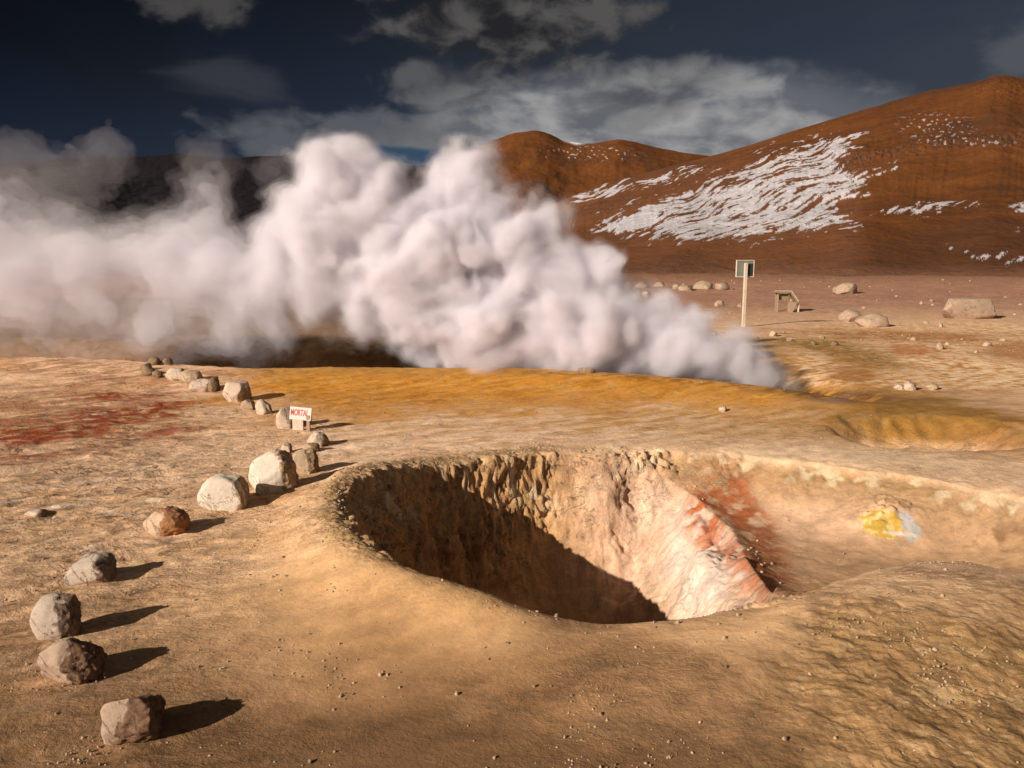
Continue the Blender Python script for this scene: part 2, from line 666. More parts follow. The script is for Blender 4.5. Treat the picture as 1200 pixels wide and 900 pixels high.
    put((.13, .06, .025), np.clip(1.7 * E(985, 464, 75, 6, 3, .5), 0, 1) * ss(-.7, .2, n2_ + n3_ * .5) * .95)
    put((.16, .08, .03), np.exp(-((py - np.interp(px, [560, 700, 800, 930], [434, 438, 446, 458])) / 3.0) ** 2) * ss(580, 660, px) * (1 - ss(930, 960, px)) * ss(-.2, .4, n3_ + .5 * n2_) * .8)
    # pale salt band behind the crater
    put((.74, .53, .35), E(1010, 538, 280, 16, 4, .4) * .85)
    put((.74, .53, .36), E(560, 508, 280, 24, -3, .6) * ss(-.5, .2, n2_) * .8)
    # flats at right, stained
    fr = ss(905, 960, px) * ss(460, 445, py) * ss(372, 392, py)
    nf = n3_ + .6 * n2_
    put((.74, .45, .235), fr * .95)
    put((.82, .60, .40), fr * ss(.0, .35, nf) * .85)
    put((.45, .19, .055), fr * ss(.15, .5, -nf + .2 * n1) * .7)
    put((.22, .13, .035), np.clip(1.6 * E(1000, 415, 62, 12, 14, .45), 0, 1) * ss(-.35, .05, nf) * .92)
    put((.25, .15, .04), np.clip(1.5 * E(945, 402, 40, 6, 8, .45), 0, 1) * ss(-.35, .05, nf) * .8)
    put((.28, .11, .035), np.clip(1.6 * E(1070, 394, 110, 6, 2, .5), 0, 1) * ss(-.35, .05, nf) * .85)
    put((.40, .13, .04), np.clip(1.5 * E(1065, 410, 30, 5, 4, .5), 0, 1) * .7)
    put((.30, .12, .045), np.clip(1.5 * E(1195, 412, 45, 10, 0, .5), 0, 1) * ss(-.4, .1, nf) * .8)
    put((.36, .16, .045), np.clip(1.6 * E(1000, 440, 26, 12, 8, .5), 0, 1) * .85)
    # dusky far plain under the hill
    pl = ss(385, 350, py + 8 * n1)
    put((.36, .19, .125), pl * .95)
    put((.50, .30, .205), pl * ss(-.1, .6, n2_) * ss(340, 372, py) * .7)
    put((.17, .075, .024), ss(334, 312, py + 4 * n1) * .95)
    # behind the ridge at left: darker mud
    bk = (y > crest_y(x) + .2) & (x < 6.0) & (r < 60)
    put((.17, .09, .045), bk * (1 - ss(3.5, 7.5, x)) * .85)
    # ---- crater interior
    dS2 = np.full(len(x), 9.0)
    mm_ = np.maximum(dP, dB) > -.3
    dS2[mm_] = seg_dist(x[mm_] - .26, y[mm_], SPUR, False)
    ins = ss(-.12, .12, dP)
    inb = ss(-.1, .15, dB)
    put((.40, .245, .13), inb * (1 - ins) * .92)
    put((.28, .165, .065), inb * (1 - ins) * np.exp(-((dB - .15) / .16) ** 2) * ss(CX + 1.6, CX + 2.6, x) * ss(-.4, .3, n3_ + n1) * .8)
    put((.60, .385, .25), inb * np.clip(1.4 * E(950, 612, 105, 26, 4, .45), 0, 1) * .85)
    put((.44, .27, .16), inb * E(1000, 650, 150, 24, -8, .3) * .9)
    put((.15, .08, .04), inb * np.clip(1.8 * E(1170, 622, 60, 46, 0, .5), 0, 1) * ss(-.7, .2, n3_ + n1) * .85)
    put((.50, .31, .19), ins)
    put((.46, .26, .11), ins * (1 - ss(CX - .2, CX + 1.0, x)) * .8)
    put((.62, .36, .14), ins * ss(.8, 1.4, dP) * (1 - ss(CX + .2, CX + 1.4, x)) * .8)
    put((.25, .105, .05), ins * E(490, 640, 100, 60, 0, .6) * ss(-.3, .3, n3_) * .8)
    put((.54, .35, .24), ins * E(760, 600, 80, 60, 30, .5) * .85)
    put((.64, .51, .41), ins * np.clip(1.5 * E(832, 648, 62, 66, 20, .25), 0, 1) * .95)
    put((.56, .27, .14), ins * E(765, 640, 14, 24, 20, .8) * .45)
    put((.44, .17, .085), np.maximum(ins, inb) * np.exp(-(dS2 / .20) ** 2) * ss(-.6, .2, n3_) * .9)
    put((.34, .095, .035), np.maximum(ins, inb) * np.clip(1.6 * E(848, 590, 34, 36, 40, .5), 0, 1) * ss(-.5, .2, n3_) * .9)
    put((.28, .095, .04), np.maximum(ins, inb) * np.clip(1.6 * E(890, 640, 20, 56, -25, .5), 0, 1) * ss(-.6, .2, n3_) * .9)
    fr_l = np.exp(-((dP + .18) / .20) ** 2) * (1 - ss(CX - .6, CX + 1.6, x)) * ss(CY - 1.9, CY - .9, y)
    put((.36, .225, .105), fr_l * ss(-.6, .0, n3_) * .85)
    # pale crumbs on the rim
    put((.55, .43, .28), np.exp(-((dmax - .12) / .14) ** 2) * ss(CY - .5, CY + .8, y) * ss(.0, .5, n3_) * .8)
    # sulphur crust
    sw = .5 * n3_ + .35 * fbm2(x * 14, y * 14, 3, 140)

    def shp(cx, cy, rx, ry, rot):
        c_, s_ = math.cos(math.radians(rot)), math.sin(math.radians(rot))
        uu = ((px - cx) * c_ + (py - cy) * s_) / rx
        vv = (-(px - cx) * s_ + (py - cy) * c_) / ry
        return ss(1.08, .92, np.sqrt(uu * uu + vv * vv) + .55 * sw)
    put((.38, .35, .32), inb * shp(1064, 617, 13, 19, -38) * .95)
    put((.48, .30, .07), inb * shp(1034, 614, 26, 17, 8))
    put((.62, .47, .20), inb * shp(1034, 614, 26, 17, 8) * ss(.0, .3, fbm2(x * 9, y * 9, 3, 143)))
    put((.56, .48, .38), inb * shp(1056, 626, 20, 2.4, 6) * .8)
    # brown mud bank at the right foreground
    u3, v3 = x * .80 - y * .60, x * .60 + y * .80
    n5_ = fbm2(u3 * 2.6 + .7 * n1, v3 * 11 + 1.2 * n1, 6, 120, .65)
    n6_ = fbm2(u3 * 1.8, v3 * 2.4, 4, 127)
    put((.31, .185, .085), rightm * .92)
    put((.17, .097, .042), rightm * ss(.1, .7, -n5_ + .3 * n6_) * .75)
    put((.46, .31, .16), rightm * ss(.35, .75, n5_ + .5 * n6_) * .7)
    pig *= (1 + .16 * n3_ + .12 * n2_)[:, None]
    lum = pig @ np.array([.35, .5, .15], F32)
    pig[:] = lum[:, None] + (pig - lum[:, None]) * 1.06
    pig[:] = np.clip(pig, .008, .8)
    # ---- faces
    i = np.arange((nr - 1))[:, None] * na
    j = np.arange(na)[None, :]
    j2 = (j + 1) % na
    f = np.stack([i + j, i + j2, i + na + j2, i + na + j], 2).reshape(-1, 4)
    # inner disc
    ctr = len(co)
    co = np.vstack([co, [[0, 0, 0]]])
    pig = np.vstack([pig, [[.40, .26, .15]]])
    tri = np.stack([np.full(na, ctr), (np.arange(na) + 1) % na, np.arange(na)], 1)
    f = f[:, ::-1]
    tri = tri[:, ::-1]
    me = mesh_from('ground', co, [f, tri[:, ::-1] if False else tri])
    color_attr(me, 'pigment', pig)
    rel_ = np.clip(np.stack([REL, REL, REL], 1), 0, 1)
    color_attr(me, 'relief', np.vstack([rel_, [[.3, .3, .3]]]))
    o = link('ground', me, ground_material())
    tag(o, kind='structure')
    return o


ground = build_ground()

# ------------------------------------------------------------------ hills
def hill_material(name):
    m, nt, out = new_mat(name)
    t = NT(nt)
    col = t.add('ShaderNodeVertexColor', layer_name='pigment').outputs[0]
    pos = t.add('ShaderNodeNewGeometry').outputs['Position']
    a = t.noise(pos, .12, 8, .65)
    b = t.noise(pos, .9, 5, .65)
    k = t.math('MULTIPLY_ADD', t.math('SUBTRACT', t.math('ADD', t.math('MULTIPLY', a, .5), t.math('MULTIPLY', b, .5)), .5), 1.6, 1.0)
    cc = t.add('ShaderNodeVectorMath', operation='SCALE')
    t.ln(col, cc.inputs[0])
    t.ln(k, cc.inputs['Scale'])
    bs = t.add('ShaderNodeBsdfPrincipled')
    t.ln(cc.outputs[0], bs.inputs['Base Color'])
    bs.inputs['Roughness'].default_value = .95
    bs.inputs['Specular IOR Level'].default_value = .1
    t.ln(t.bump(t.math('ADD', a, t.math('MULTIPLY', b, .2)), .5, 3.0), bs.inputs['Normal'])
    t.ln(bs.outputs[0], out.inputs['Surface'])
    return m


def px_az(px):
    return math.atan2((px - 600) / FPX, CP)


def build_hill(name, sil, r0, rr, r1, na, nr, seed, rough, snow=None, power=1.35, foot=0.0):
    S = np.array(sil, float)
    az_s = np.arctan2((S[:, 0] - 600) / FPX, CP + (450 - S[:, 1]) / FPX * SP)
    tan_s = []
    for (a, b) in sil:
        d = ray(a, b)
        tan_s.append(d[2] / math.hypot(d[0], d[1]))
    tan_s = np.array(tan_s)
    A = np.linspace(az_s[0], az_s[-1], na)
    T = np.concatenate([np.linspace(0, 1, int(nr * .8)), 1 + np.linspace(0, 1, nr - int(nr * .8) + 1)[1:]])
    tt, aa = np.meshgrid(T, A, indexing='ij')
    tt, aa = tt.ravel(), aa.ravel()
    # smooth silhouette
    k = np.interp(A, az_s, tan_s)
    ker = np.ones(9) / 9
    k = np.convolve(np.pad(k, 4, mode='edge'), ker, 'valid')
    ridge = np.interp(aa, A, k)
    zr = np.maximum(ridge * rr + H, -6)
    wig = 1 + .10 * n2(aa * 9, aa * 0 + seed, seed)
    r = np.where(tt <= 1, r0 * wig + (rr - r0 * wig) * tt, rr + (r1 - rr) * (tt - 1))
    x, y = r * np.sin(aa), r * np.cos(aa)
    prof = np.where(tt <= 1, tt ** power, 1 - ss(0, 1, tt - 1) * 1.0)
    z = -1.5 + (zr + 1.5) * prof - foot * (1 - np.clip(tt, 0, 1)) ** 2
    env = ss(0.02, .25, tt) * (1 - .6 * ss(.8, 1.0, tt))
    hf = np.clip(zr / 60, .12, 1.2)
    # gullies running down slope
    g = np.abs(n2(aa * 60 + .6 * n2(aa * 20, tt * 4, seed + 1), tt * 2.5, seed + 2)) + .5 * np.abs(n2(aa * 150, tt * 6, seed + 3))
    z += rough * env * hf * (2.4 * fbm2(x * .012, y * .012, 5, seed + 5) - .35 * (g - .4) * ss(.1, .5, tt) + .28 * fbm2(x * .10, y * .10, 4, seed + 8, .6))
    px, py = project(x, y, z)
    pig = np.empty((len(x), 3), F32)
    nA = fbm2(x * .02, y * .02, 5, seed + 20)
    nB = fbm2(aa * 130, tt * 20, 5, seed + 25)
    pig[:] = (.108, .036, .009)

    def put(c_, m_):
        m2 = np.clip(m_, 0, 1).astype(F32)[:, None]
        pig[:] = pig * (1 - m2) + np.array(c_, F32) * m2
    put((.132, .046, .012), ss(-.2, .6, nA))
    put((.085, .033, .013), ss(.0, .7, -nA + .3 * nB))
    if snow is not None:
        z2, m = snow(px, py, x, y, aa, tt, put, nA, nB)
        z = z + z2
    nT = len(T)
    i = np.arange(nT - 1)[:, None] * na
    j = np.arange(na - 1)[None, :]
    f = np.stack([i + j, i + na + j, i + na + j + 1, i + j + 1], 2).reshape(-1, 4)[:, ::-1]
    me = mesh_from(name, np.stack([x, y, z], 1), [f])
    color_attr(me, 'pigment', pig)
    o = link(name, me, hill_material('hill_soil'))
    tag(o, kind='structure')
    return o


def poly_sd(px, py, pts):
    m = np.abs(px) < 5000
    return seg_dist(px, py, np.array(pts, float))


def snow_front(px, py, x, y, aa, tt, put, nA, nB):
    # dusty violet foot
    put((.20, .10, .062), ss(300, 325, py + 6 * nA) * ss(640, 800, px) * .8)
    put((.18, .078, .04), ss(-40, 0, -(px - 990)) * ss(150, 220, py) * .35)
    # rough dark outcrop band
    oc = np.interp(px, [960, 1000, 1060, 1120, 1200, 1260], [205, 190, 178, 168, 160, 158])
    om = np.exp(-((py - oc + 6 * nA) / 8) ** 2) * ss(955, 1000, px)
    on = fbm2(x * .35, y * .35, 4, 301)
    put((.10, .045, .022), om * ss(-.3, .3, on) * .9)
    dz = om * 1.6 * np.abs(on)
    dz += ss(1130, 1150, px) * np.exp(-((py - 105) / 14) ** 2) * 1.2 * np.abs(on)
    # snow: streaks rising to the right
    main = poly_sd(px + 10 * nB, py + 5 * nB, [(690, 268), (735, 245), (800, 222), (880, 190), (930, 172), (998, 156), (1000, 168), (985, 190), (1000, 205), (985, 225),
                                     (975, 245), (1010, 252), (1006, 262), (920, 270), (830, 281), (760, 276)])
    st1 = poly_sd(px, py + 3 * nB, [(665, 240), (690, 226), (740, 212), (832, 194), (822, 202), (760, 218), (700, 234)])
    st2 = poly_sd(px, py + 3 * nB, [(955, 225), (990, 208), (1062, 192), (1030, 206), (1000, 222), (1030, 232), (1000, 238)])
    st3 = poly_sd(px, py + 3 * nB, [(1020, 248), (1060, 240), (1135, 234), (1160, 238), (1120, 246), (1050, 252)])
    st4 = poly_sd(px, py + 3 * nB, [(1105, 290), (1150, 297), (1210, 298), (1210, 305), (1140, 305)])
    st5 = poly_sd(px, py + 3 * nB, [(1187, 243), (1230, 232), (1240, 250), (1195, 252)])
    ca, sa = math.cos(math.radians(-22)), math.sin(math.radians(-22))
    u, v = px * ca + py * sa, -px * sa + py * ca
    v = v + 9 * n2(px * .018, py * .03, 319)
    stk = fbm2(u * .016, v * .15, 6, 320, .65)
    fin = fbm2(u * .06, v * .35, 4, 326, .6)

    def cov(d, w, bias):
        return ss(-.06, .10, ss(-w, w, d) * 1.1 - .93 + bias + .75 * stk + .55 * fin) * ss(-1.1 * w, -.2 * w, d)
    sm = cov(main, 18, .06 + .25 * np.exp(-((py - np.interp(px, [700, 830, 1000], [268, 272, 250])) / 10) ** 2))
    for d, b in ((st1, .12), (st2, -.05), (st3, -.12), (st4, -.05), (st5, .2)):
        sm = np.maximum(sm, cov(d, 8, b))
    # loose spots of snow caught among the stones
    dots = ss(.40, .5, n2(px * .2, py * .36, 340) + .35 * n2(px * .5, py * .7, 341))
    reg = np.exp(-((px - 1095) / 75) ** 2 - ((py - 145) / 22) ** 2) + .8 * np.exp(-((px - 1150) / 90) ** 2 - ((py - 168) / 10) ** 2)
    reg = reg + .8 * np.exp(-((px - 1195) / 22) ** 2 - ((py - 270) / 16) ** 2) + .6 * np.exp(-((px - 1090) / 30) ** 2 - ((py - 210) / 14) ** 2)
    sm = np.maximum(sm, .7 * dots * ss(.55, 1.0, reg))
    stp = ss(.36, .46, n2(px * .035, py * .35, 350)) * np.exp(-((py - 285) / 35) ** 2) * ss(.05, .3, n2(px * .02, py * .05, 351))
    sm = np.maximum(sm, stp * .15 * ss(.0, .4, nA))
    put((.50, .47, .475), sm * .92)
    return dz + sm * .04, sm


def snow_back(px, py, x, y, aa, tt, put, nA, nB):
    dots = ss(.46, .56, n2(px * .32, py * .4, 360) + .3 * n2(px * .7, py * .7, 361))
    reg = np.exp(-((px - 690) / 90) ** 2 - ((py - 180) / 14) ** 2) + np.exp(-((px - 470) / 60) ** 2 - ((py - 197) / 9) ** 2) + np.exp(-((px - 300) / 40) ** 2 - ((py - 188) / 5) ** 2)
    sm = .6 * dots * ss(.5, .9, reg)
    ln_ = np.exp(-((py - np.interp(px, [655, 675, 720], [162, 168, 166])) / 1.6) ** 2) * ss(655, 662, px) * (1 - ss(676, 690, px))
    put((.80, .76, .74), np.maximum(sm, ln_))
    put((.011, .008, .010), 1 - ss(490, 570, px + 30 * nA))  # left end of the ridge blackened, its shade put into the colour
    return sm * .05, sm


SIL_FRONT = [(480, 330), (560, 290), (600, 262), (640, 243), (700, 218), (760, 202), (830, 183), (880, 168), (930, 152), (1000, 132), (1050, 118), (1090, 107),
             (1130, 100), (1150, 96), (1165, 90), (1182, 90), (1205, 97), (1240, 104), (1300, 118), (1400, 150), (1500, 190), (1650, 250)]
SIL_BACK = [(-400, 240), (-200, 205), (0, 192), (90, 186), (170, 183), (210, 181), (260, 186), (320, 184), (360, 180), (420, 190), (470, 194), (520, 190), (545, 176), (570, 166), (598, 156), (628, 153), (645, 157), (662, 166), (690, 168),
            (725, 163), (760, 170), (800, 178), (840, 184), (900, 192), (1000, 215), (1200, 250)]
build_hill('snowy_hill', SIL_FRONT, 120, 430, 640, 1300, 420, 201, 1.0, snow_front, power=1.18)
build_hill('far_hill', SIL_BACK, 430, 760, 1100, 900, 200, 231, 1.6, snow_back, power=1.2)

# ------------------------------------------------------------------ rocks
def rock_material(name, pale, dark, stain=None, split=.15, warm=0.5):
    m, nt, out = new_mat(name)
    t = NT(nt)
    oc = t.add('ShaderNodeTexCoord').outputs['Object']
    att = t.add('ShaderNodeVertexColor', layer_name='wear').outputs[0]
    sep = t.add('ShaderNodeSeparateColor')
    t.ln(att, sep.inputs[0])
    wear = sep.outputs[0]
    big = t.noise(oc, 4.0, 6, .6)
    fine = t.noise(oc, 24, 6, .65)
    tiny = t.noise(oc, 90, 3, .6)
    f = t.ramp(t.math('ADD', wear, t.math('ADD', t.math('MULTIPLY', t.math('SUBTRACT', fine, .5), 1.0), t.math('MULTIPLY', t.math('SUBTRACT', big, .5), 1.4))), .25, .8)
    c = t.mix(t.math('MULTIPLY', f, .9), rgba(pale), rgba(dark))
    vein = t.ramp(t.math('ABSOLUTE', t.math('SUBTRACT', t.noise(oc, 2.2, 6, .6, .5), .5)), .014, .003)
    c = t.mix(t.math('MULTIPLY', vein, .7), c, rgba((dark[0] * .5, dark[1] * .5, dark[2] * .5)))
    dk = (dark[0] * .45, dark[1] * .4, dark[2] * .35)
    c = t.mix(t.math('MULTIPLY', t.ramp(fine, .52, .66), t.math('MULTIPLY_ADD', f, .6, .2)), c, rgba(dk))
    if stain:
        c = t.mix(t.math('MULTIPLY', t.ramp(big, .5, .62), .8), c, rgba(stain))
    k = t.math('MULTIPLY_ADD', t.math('SUBTRACT', t.math('ADD', t.math('MULTIPLY', big, .5), t.math('MULTIPLY', tiny, .5)), .5), 1.3, 1.0)
    cc = t.add('ShaderNodeVectorMath', operation='SCALE')
    t.ln(c, cc.inputs[0])
    t.ln(k, cc.inputs['Scale'])
    bs = t.add('ShaderNodeBsdfPrincipled')
    t.ln(cc.outputs[0], bs.inputs['Base Color'])
    bs.inputs['Roughness'].default_value = .9
    bs.inputs['Specular IOR Level'].default_value = .2
    h = t.math('ADD', t.math('MULTIPLY', fine, t.math('MULTIPLY_ADD', f, .8, .2)), t.math('MULTIPLY', tiny, .2))
    t.ln(t.bump(h, .6, .03), bs.inputs['Normal'])
    t.ln(bs.outputs[0], out.inputs['Surface'])
    return m


M_PALE = rock_material('pale_rock', (.50, .38, .28), (.22, .13, .07))
M_WHITE = rock_material('white_rock', (.60, .50, .39), (.34, .22, .12))
M_TWO = rock_material('two_tone_rock', (.36, .25, .175), (.15, .078, .042))
M_TAN = rock_material('tan_rock', (.42, .30, .19), (.23, .14, .075))
M_DARK = rock_material('dark_rock', (.23, .15, .085), (.12, .075, .04))
M_RUST = rock_material('rust_rock', (.48, .33, .22), (.30, .125, .055), stain=(.34, .16, .06))
M_PLAIN = rock_material('plain_rock', (.36, .25, .17), (.20, .13, .08))
M_GREY = rock_material('grey_rock', (.42, .33, .25), (.16, .10, .065))
import bmesh
_ico = {}


def ico(n):
    if n not in _ico:
        bm = bmesh.new()
        bmesh.ops.create_icosphere(bm, subdivisions=n, radius=1)
        bm.verts.ensure_lookup_table()
        v = np.array([p.co[:] for p in bm.verts])
        f = np.array([[q.index for q in p.verts] for p in bm.faces])
        bm.free()
        _ico[n] = (v, f)
    return _ico[n]


def rock_shape(seed, w, d, h, sub=5, cuts=6, rough=.5, split=.2, splitdir=(1, .1, .1), sink=.25, lump=.18, shear=0.0, flat_top=0.0):
    rs = np.random.RandomState(seed)
    v, f = ico(sub)
    v = v.copy()
    o = rs.rand(3) * 50
    v *= (1 + 1.25 * lump * n3(*(v * 1.1 + o).T, seed) + .4 * lump * n3(*(v * 2.3 + o).T, seed + 1))[:, None]
    for _ in range(cuts):
        n = rs.normal(size=3)
        n[2] *= .7
        n /= np.linalg.norm(n)
        c = rs.uniform(.62, .9)
        e = v @ n - c
        v -= np.clip(e, 0, None)[:, None] * n * .78
    if flat_top:
        v[:, 2] -= np.clip(v[:, 2] - flat_top, 0, None) * .85
    sd = np.array(splitdir, float)
    sd /= np.linalg.norm(sd)
    e = v @ sd
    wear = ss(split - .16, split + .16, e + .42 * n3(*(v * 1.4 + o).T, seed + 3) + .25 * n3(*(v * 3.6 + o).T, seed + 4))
    # the broken face: bitten off and rough
    bite = np.clip(e - .62, 0, None)
    v -= (bite * .7 * (rough > .2))[:, None] * sd
    rn = np.abs(n3(*(v * 3.2 + o).T, seed + 5)) + .5 * np.abs(n3(*(v * 7 + o).T, seed + 6)) + .3 * np.abs(n3(*(v * 15 + o).T, seed + 7))
    fin = n3(*(v * 9 + o).T, seed + 9) + .5 * n3(*(v * 21 + o).T, seed + 10)
    nn = v / (np.linalg.norm(v, axis=1, keepdims=True) + 1e-9)
    v += nn * ((rn - .5) * .22 * rough * (.12 + .88 * wear) + fin * .014)[:, None]
    v[:, 0] += shear * v[:, 2]
    lo, hi = v.min(0), v.max(0)
    zc = lo[2] + (hi[2] - lo[2]) * sink
    v[:, 2] -= zc
    v[:, :2] -= (lo + hi)[:2] / 2
    v *= np.array([w / (hi[0] - lo[0]), d / (hi[1] - lo[1]), h / ((hi[2] - lo[2]) * (1 - sink))])
    return v, f, wear


def rock(px, py, wpx, hpx, label, mat, seed, cat='rock', group='boulders lining the path', name='boulder', depth=.85, yaw=0.0, **kw):
    x, y, z = on_ground(px, py)
    fw = y * CP + (H - z) * SP
    w = wpx * fw / FPX
    h = hpx * fw / FPX
    d = w * depth
    dep = math.atan2(H - z, y)
    # the apparent height of a solid also takes in part of its depth
    h = max(h * .55, (h - .30 * d * math.sin(dep)) / math.cos(dep))
    v, f, wear = rock_shape(seed, w, d, h, **kw)
    me = mesh_from(name, v, [f])
    color_attr(me, 'wear', np.repeat(wear[:, None], 3, 1))
    o = link(name, me, mat)
    yy = y + d * .42
    x = x * yy / y
    o.location = (x, yy, float(height(np.array([x]), np.array([yy]))[0]) - .005)
    o.rotation_euler = (0, 0, yaw)
    tag(o, label, cat, group)
    return o


R = rock
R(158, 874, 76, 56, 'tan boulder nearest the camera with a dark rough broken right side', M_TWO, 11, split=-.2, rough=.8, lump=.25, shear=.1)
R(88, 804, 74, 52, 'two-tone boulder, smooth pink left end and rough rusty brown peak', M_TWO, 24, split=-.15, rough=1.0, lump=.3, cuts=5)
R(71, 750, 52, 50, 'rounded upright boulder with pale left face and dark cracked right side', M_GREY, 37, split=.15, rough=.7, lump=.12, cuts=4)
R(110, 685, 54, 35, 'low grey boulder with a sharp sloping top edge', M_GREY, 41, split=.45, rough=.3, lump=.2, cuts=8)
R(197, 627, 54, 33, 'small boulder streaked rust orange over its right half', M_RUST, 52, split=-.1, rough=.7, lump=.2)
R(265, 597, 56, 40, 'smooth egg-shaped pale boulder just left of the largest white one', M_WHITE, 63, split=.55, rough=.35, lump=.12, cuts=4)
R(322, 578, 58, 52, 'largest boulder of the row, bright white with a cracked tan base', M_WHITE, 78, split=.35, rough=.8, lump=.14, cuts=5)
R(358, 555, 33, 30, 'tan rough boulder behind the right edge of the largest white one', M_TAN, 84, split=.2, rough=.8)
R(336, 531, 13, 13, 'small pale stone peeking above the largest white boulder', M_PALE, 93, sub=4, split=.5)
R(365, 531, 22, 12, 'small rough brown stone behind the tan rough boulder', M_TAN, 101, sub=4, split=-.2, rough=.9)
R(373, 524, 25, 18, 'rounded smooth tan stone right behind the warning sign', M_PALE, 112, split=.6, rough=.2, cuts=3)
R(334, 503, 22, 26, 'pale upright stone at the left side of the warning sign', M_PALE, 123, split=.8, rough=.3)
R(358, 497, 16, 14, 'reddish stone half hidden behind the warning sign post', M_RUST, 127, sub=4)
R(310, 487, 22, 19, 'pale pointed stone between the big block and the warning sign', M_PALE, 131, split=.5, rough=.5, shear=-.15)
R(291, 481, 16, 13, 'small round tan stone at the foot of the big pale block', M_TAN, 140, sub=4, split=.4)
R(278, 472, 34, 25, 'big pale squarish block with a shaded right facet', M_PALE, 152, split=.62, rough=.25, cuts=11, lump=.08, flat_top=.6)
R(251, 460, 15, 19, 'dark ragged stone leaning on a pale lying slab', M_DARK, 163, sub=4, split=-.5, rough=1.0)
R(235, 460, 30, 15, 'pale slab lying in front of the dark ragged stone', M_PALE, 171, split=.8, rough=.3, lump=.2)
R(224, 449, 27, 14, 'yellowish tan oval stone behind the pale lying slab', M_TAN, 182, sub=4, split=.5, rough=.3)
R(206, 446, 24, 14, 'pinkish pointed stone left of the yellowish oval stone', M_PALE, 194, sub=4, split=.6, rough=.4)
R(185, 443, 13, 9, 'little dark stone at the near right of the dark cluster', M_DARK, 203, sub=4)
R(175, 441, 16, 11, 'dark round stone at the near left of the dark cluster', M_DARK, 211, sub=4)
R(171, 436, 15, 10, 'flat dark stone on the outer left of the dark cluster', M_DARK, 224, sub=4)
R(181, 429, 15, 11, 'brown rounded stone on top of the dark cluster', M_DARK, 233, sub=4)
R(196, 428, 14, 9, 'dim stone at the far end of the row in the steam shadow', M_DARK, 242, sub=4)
G2 = 'loose stones on the ochre ridge'
R(690, 437, 15, 6, 'small dark stone on the ridge crest before the steam', M_DARK, 251, group=G2, name='stone', cat='stone', sub=4)
R(681, 436, 8, 5, 'tiny dark stone just left of the dark crest stone', M_DARK, 258, group=G2, name='stone', cat='stone', sub=3)
R(847, 483, 10, 7, 'lone pale stone on the ochre slope behind the crater', M_PALE, 262, group=G2, name='stone', cat='stone', sub=4)
R(1066, 458, 14, 11, 'pointed pale stone, tallest of the trio on the right flats', M_PALE, 271, group=G2, name='stone', cat='stone', sub=4, split=.3)
R(1053, 457, 12, 7, 'low pale stone left of the pointed one on the flats', M_PALE, 279, group=G2, name='stone', cat='stone', sub=4)
R(1092, 457, 13, 8, 'tan stone set apart at the right of the trio', M_TAN, 284, group=G2, name='stone', cat='stone', sub=4)
R(978, 405, 9, 6, 'dark small stone on the green-brown stained flats', M_DARK, 291, group=G2, name='stone', cat='stone', sub=3)
R(953, 404, 7, 5, 'tiny brown stone left of the dark one on stained flats', M_DARK, 297, group=G2, name='stone', cat='stone', sub=3)
R(42, 607, 26, 10, 'low flat pale stone sunk in the crust at far left', M_PALE, 301, group=G2, name='stone', cat='stone', sub=4, sink=.4, split=.5)
G3 = 'boulders on the far plain'
R(1130, 374, 62, 26, 'large long grey block with vertical cracks on the plain', M_PLAIN, 311, group=G3, split=.75, cuts=8, rough=.5, depth=.6, flat_top=.55, lump=.1)
R(1020, 384, 37, 17, 'pale wedge boulder nearest the info board', M_PLAIN, 322, group=G3, split=.7, rough=.3, cuts=7)
R(996, 378, 26, 15, 'dull pink boulder tucked behind the pale wedge', M_PLAIN, 331, group=G3, split=.8, rough=.3)
R(990, 345, 28, 14, 'pointed heap-like boulder behind the info board', M_PLAIN, 342, group=G3, split=.5, rough=.6)
R(846, 340, 17, 9, 'rounded boulder left of the tall sign post', M_PLAIN, 351, group=G3, sub=4)
R(823, 340, 24, 11, 'widest boulder of the far row above the steam tip', M_PLAIN, 364, group=G3, sub=4, split=.5)
R(803, 341, 18, 7, 'low flat boulder joined to the widest one of the far row', M_PLAIN, 371, group=G3, sub=4)
R(772, 337, 13, 7, 'small boulder in the middle of the far row', M_PLAIN, 383, group=G3, sub=4)
R(793, 340, 10, 7, 'pale knobbly boulder beside the low flat one', M_PLAIN, 388, group=G3, sub=4)
R(752, 338, 15, 8, 'pale boulder at the back of the heap beside the steam', M_PLAIN, 391, group=G3, sub=4)
R(736, 340, 12, 10, 'dark-sided boulder at the left end of the heap', M_PLAIN, 402, group=G3, sub=4)
R(742, 354, 16, 9, 'whitish boulder at the foot of the heap beside the steam', M_PALE, 413, group=G3, sub=4)
R(757, 347, 9, 6, 'small whitish boulder on the right of the heap', M_PALE, 421, group=G3, sub=4)
R(843, 357, 10, 5, 'little pale stone on the plain left of the sign post', M_PLAIN, 431, group=G3, sub=3)
R(867, 360, 7, 4, 'tiny pale stone at the sign post left side', M_PLAIN, 433, group=G3, sub=3)

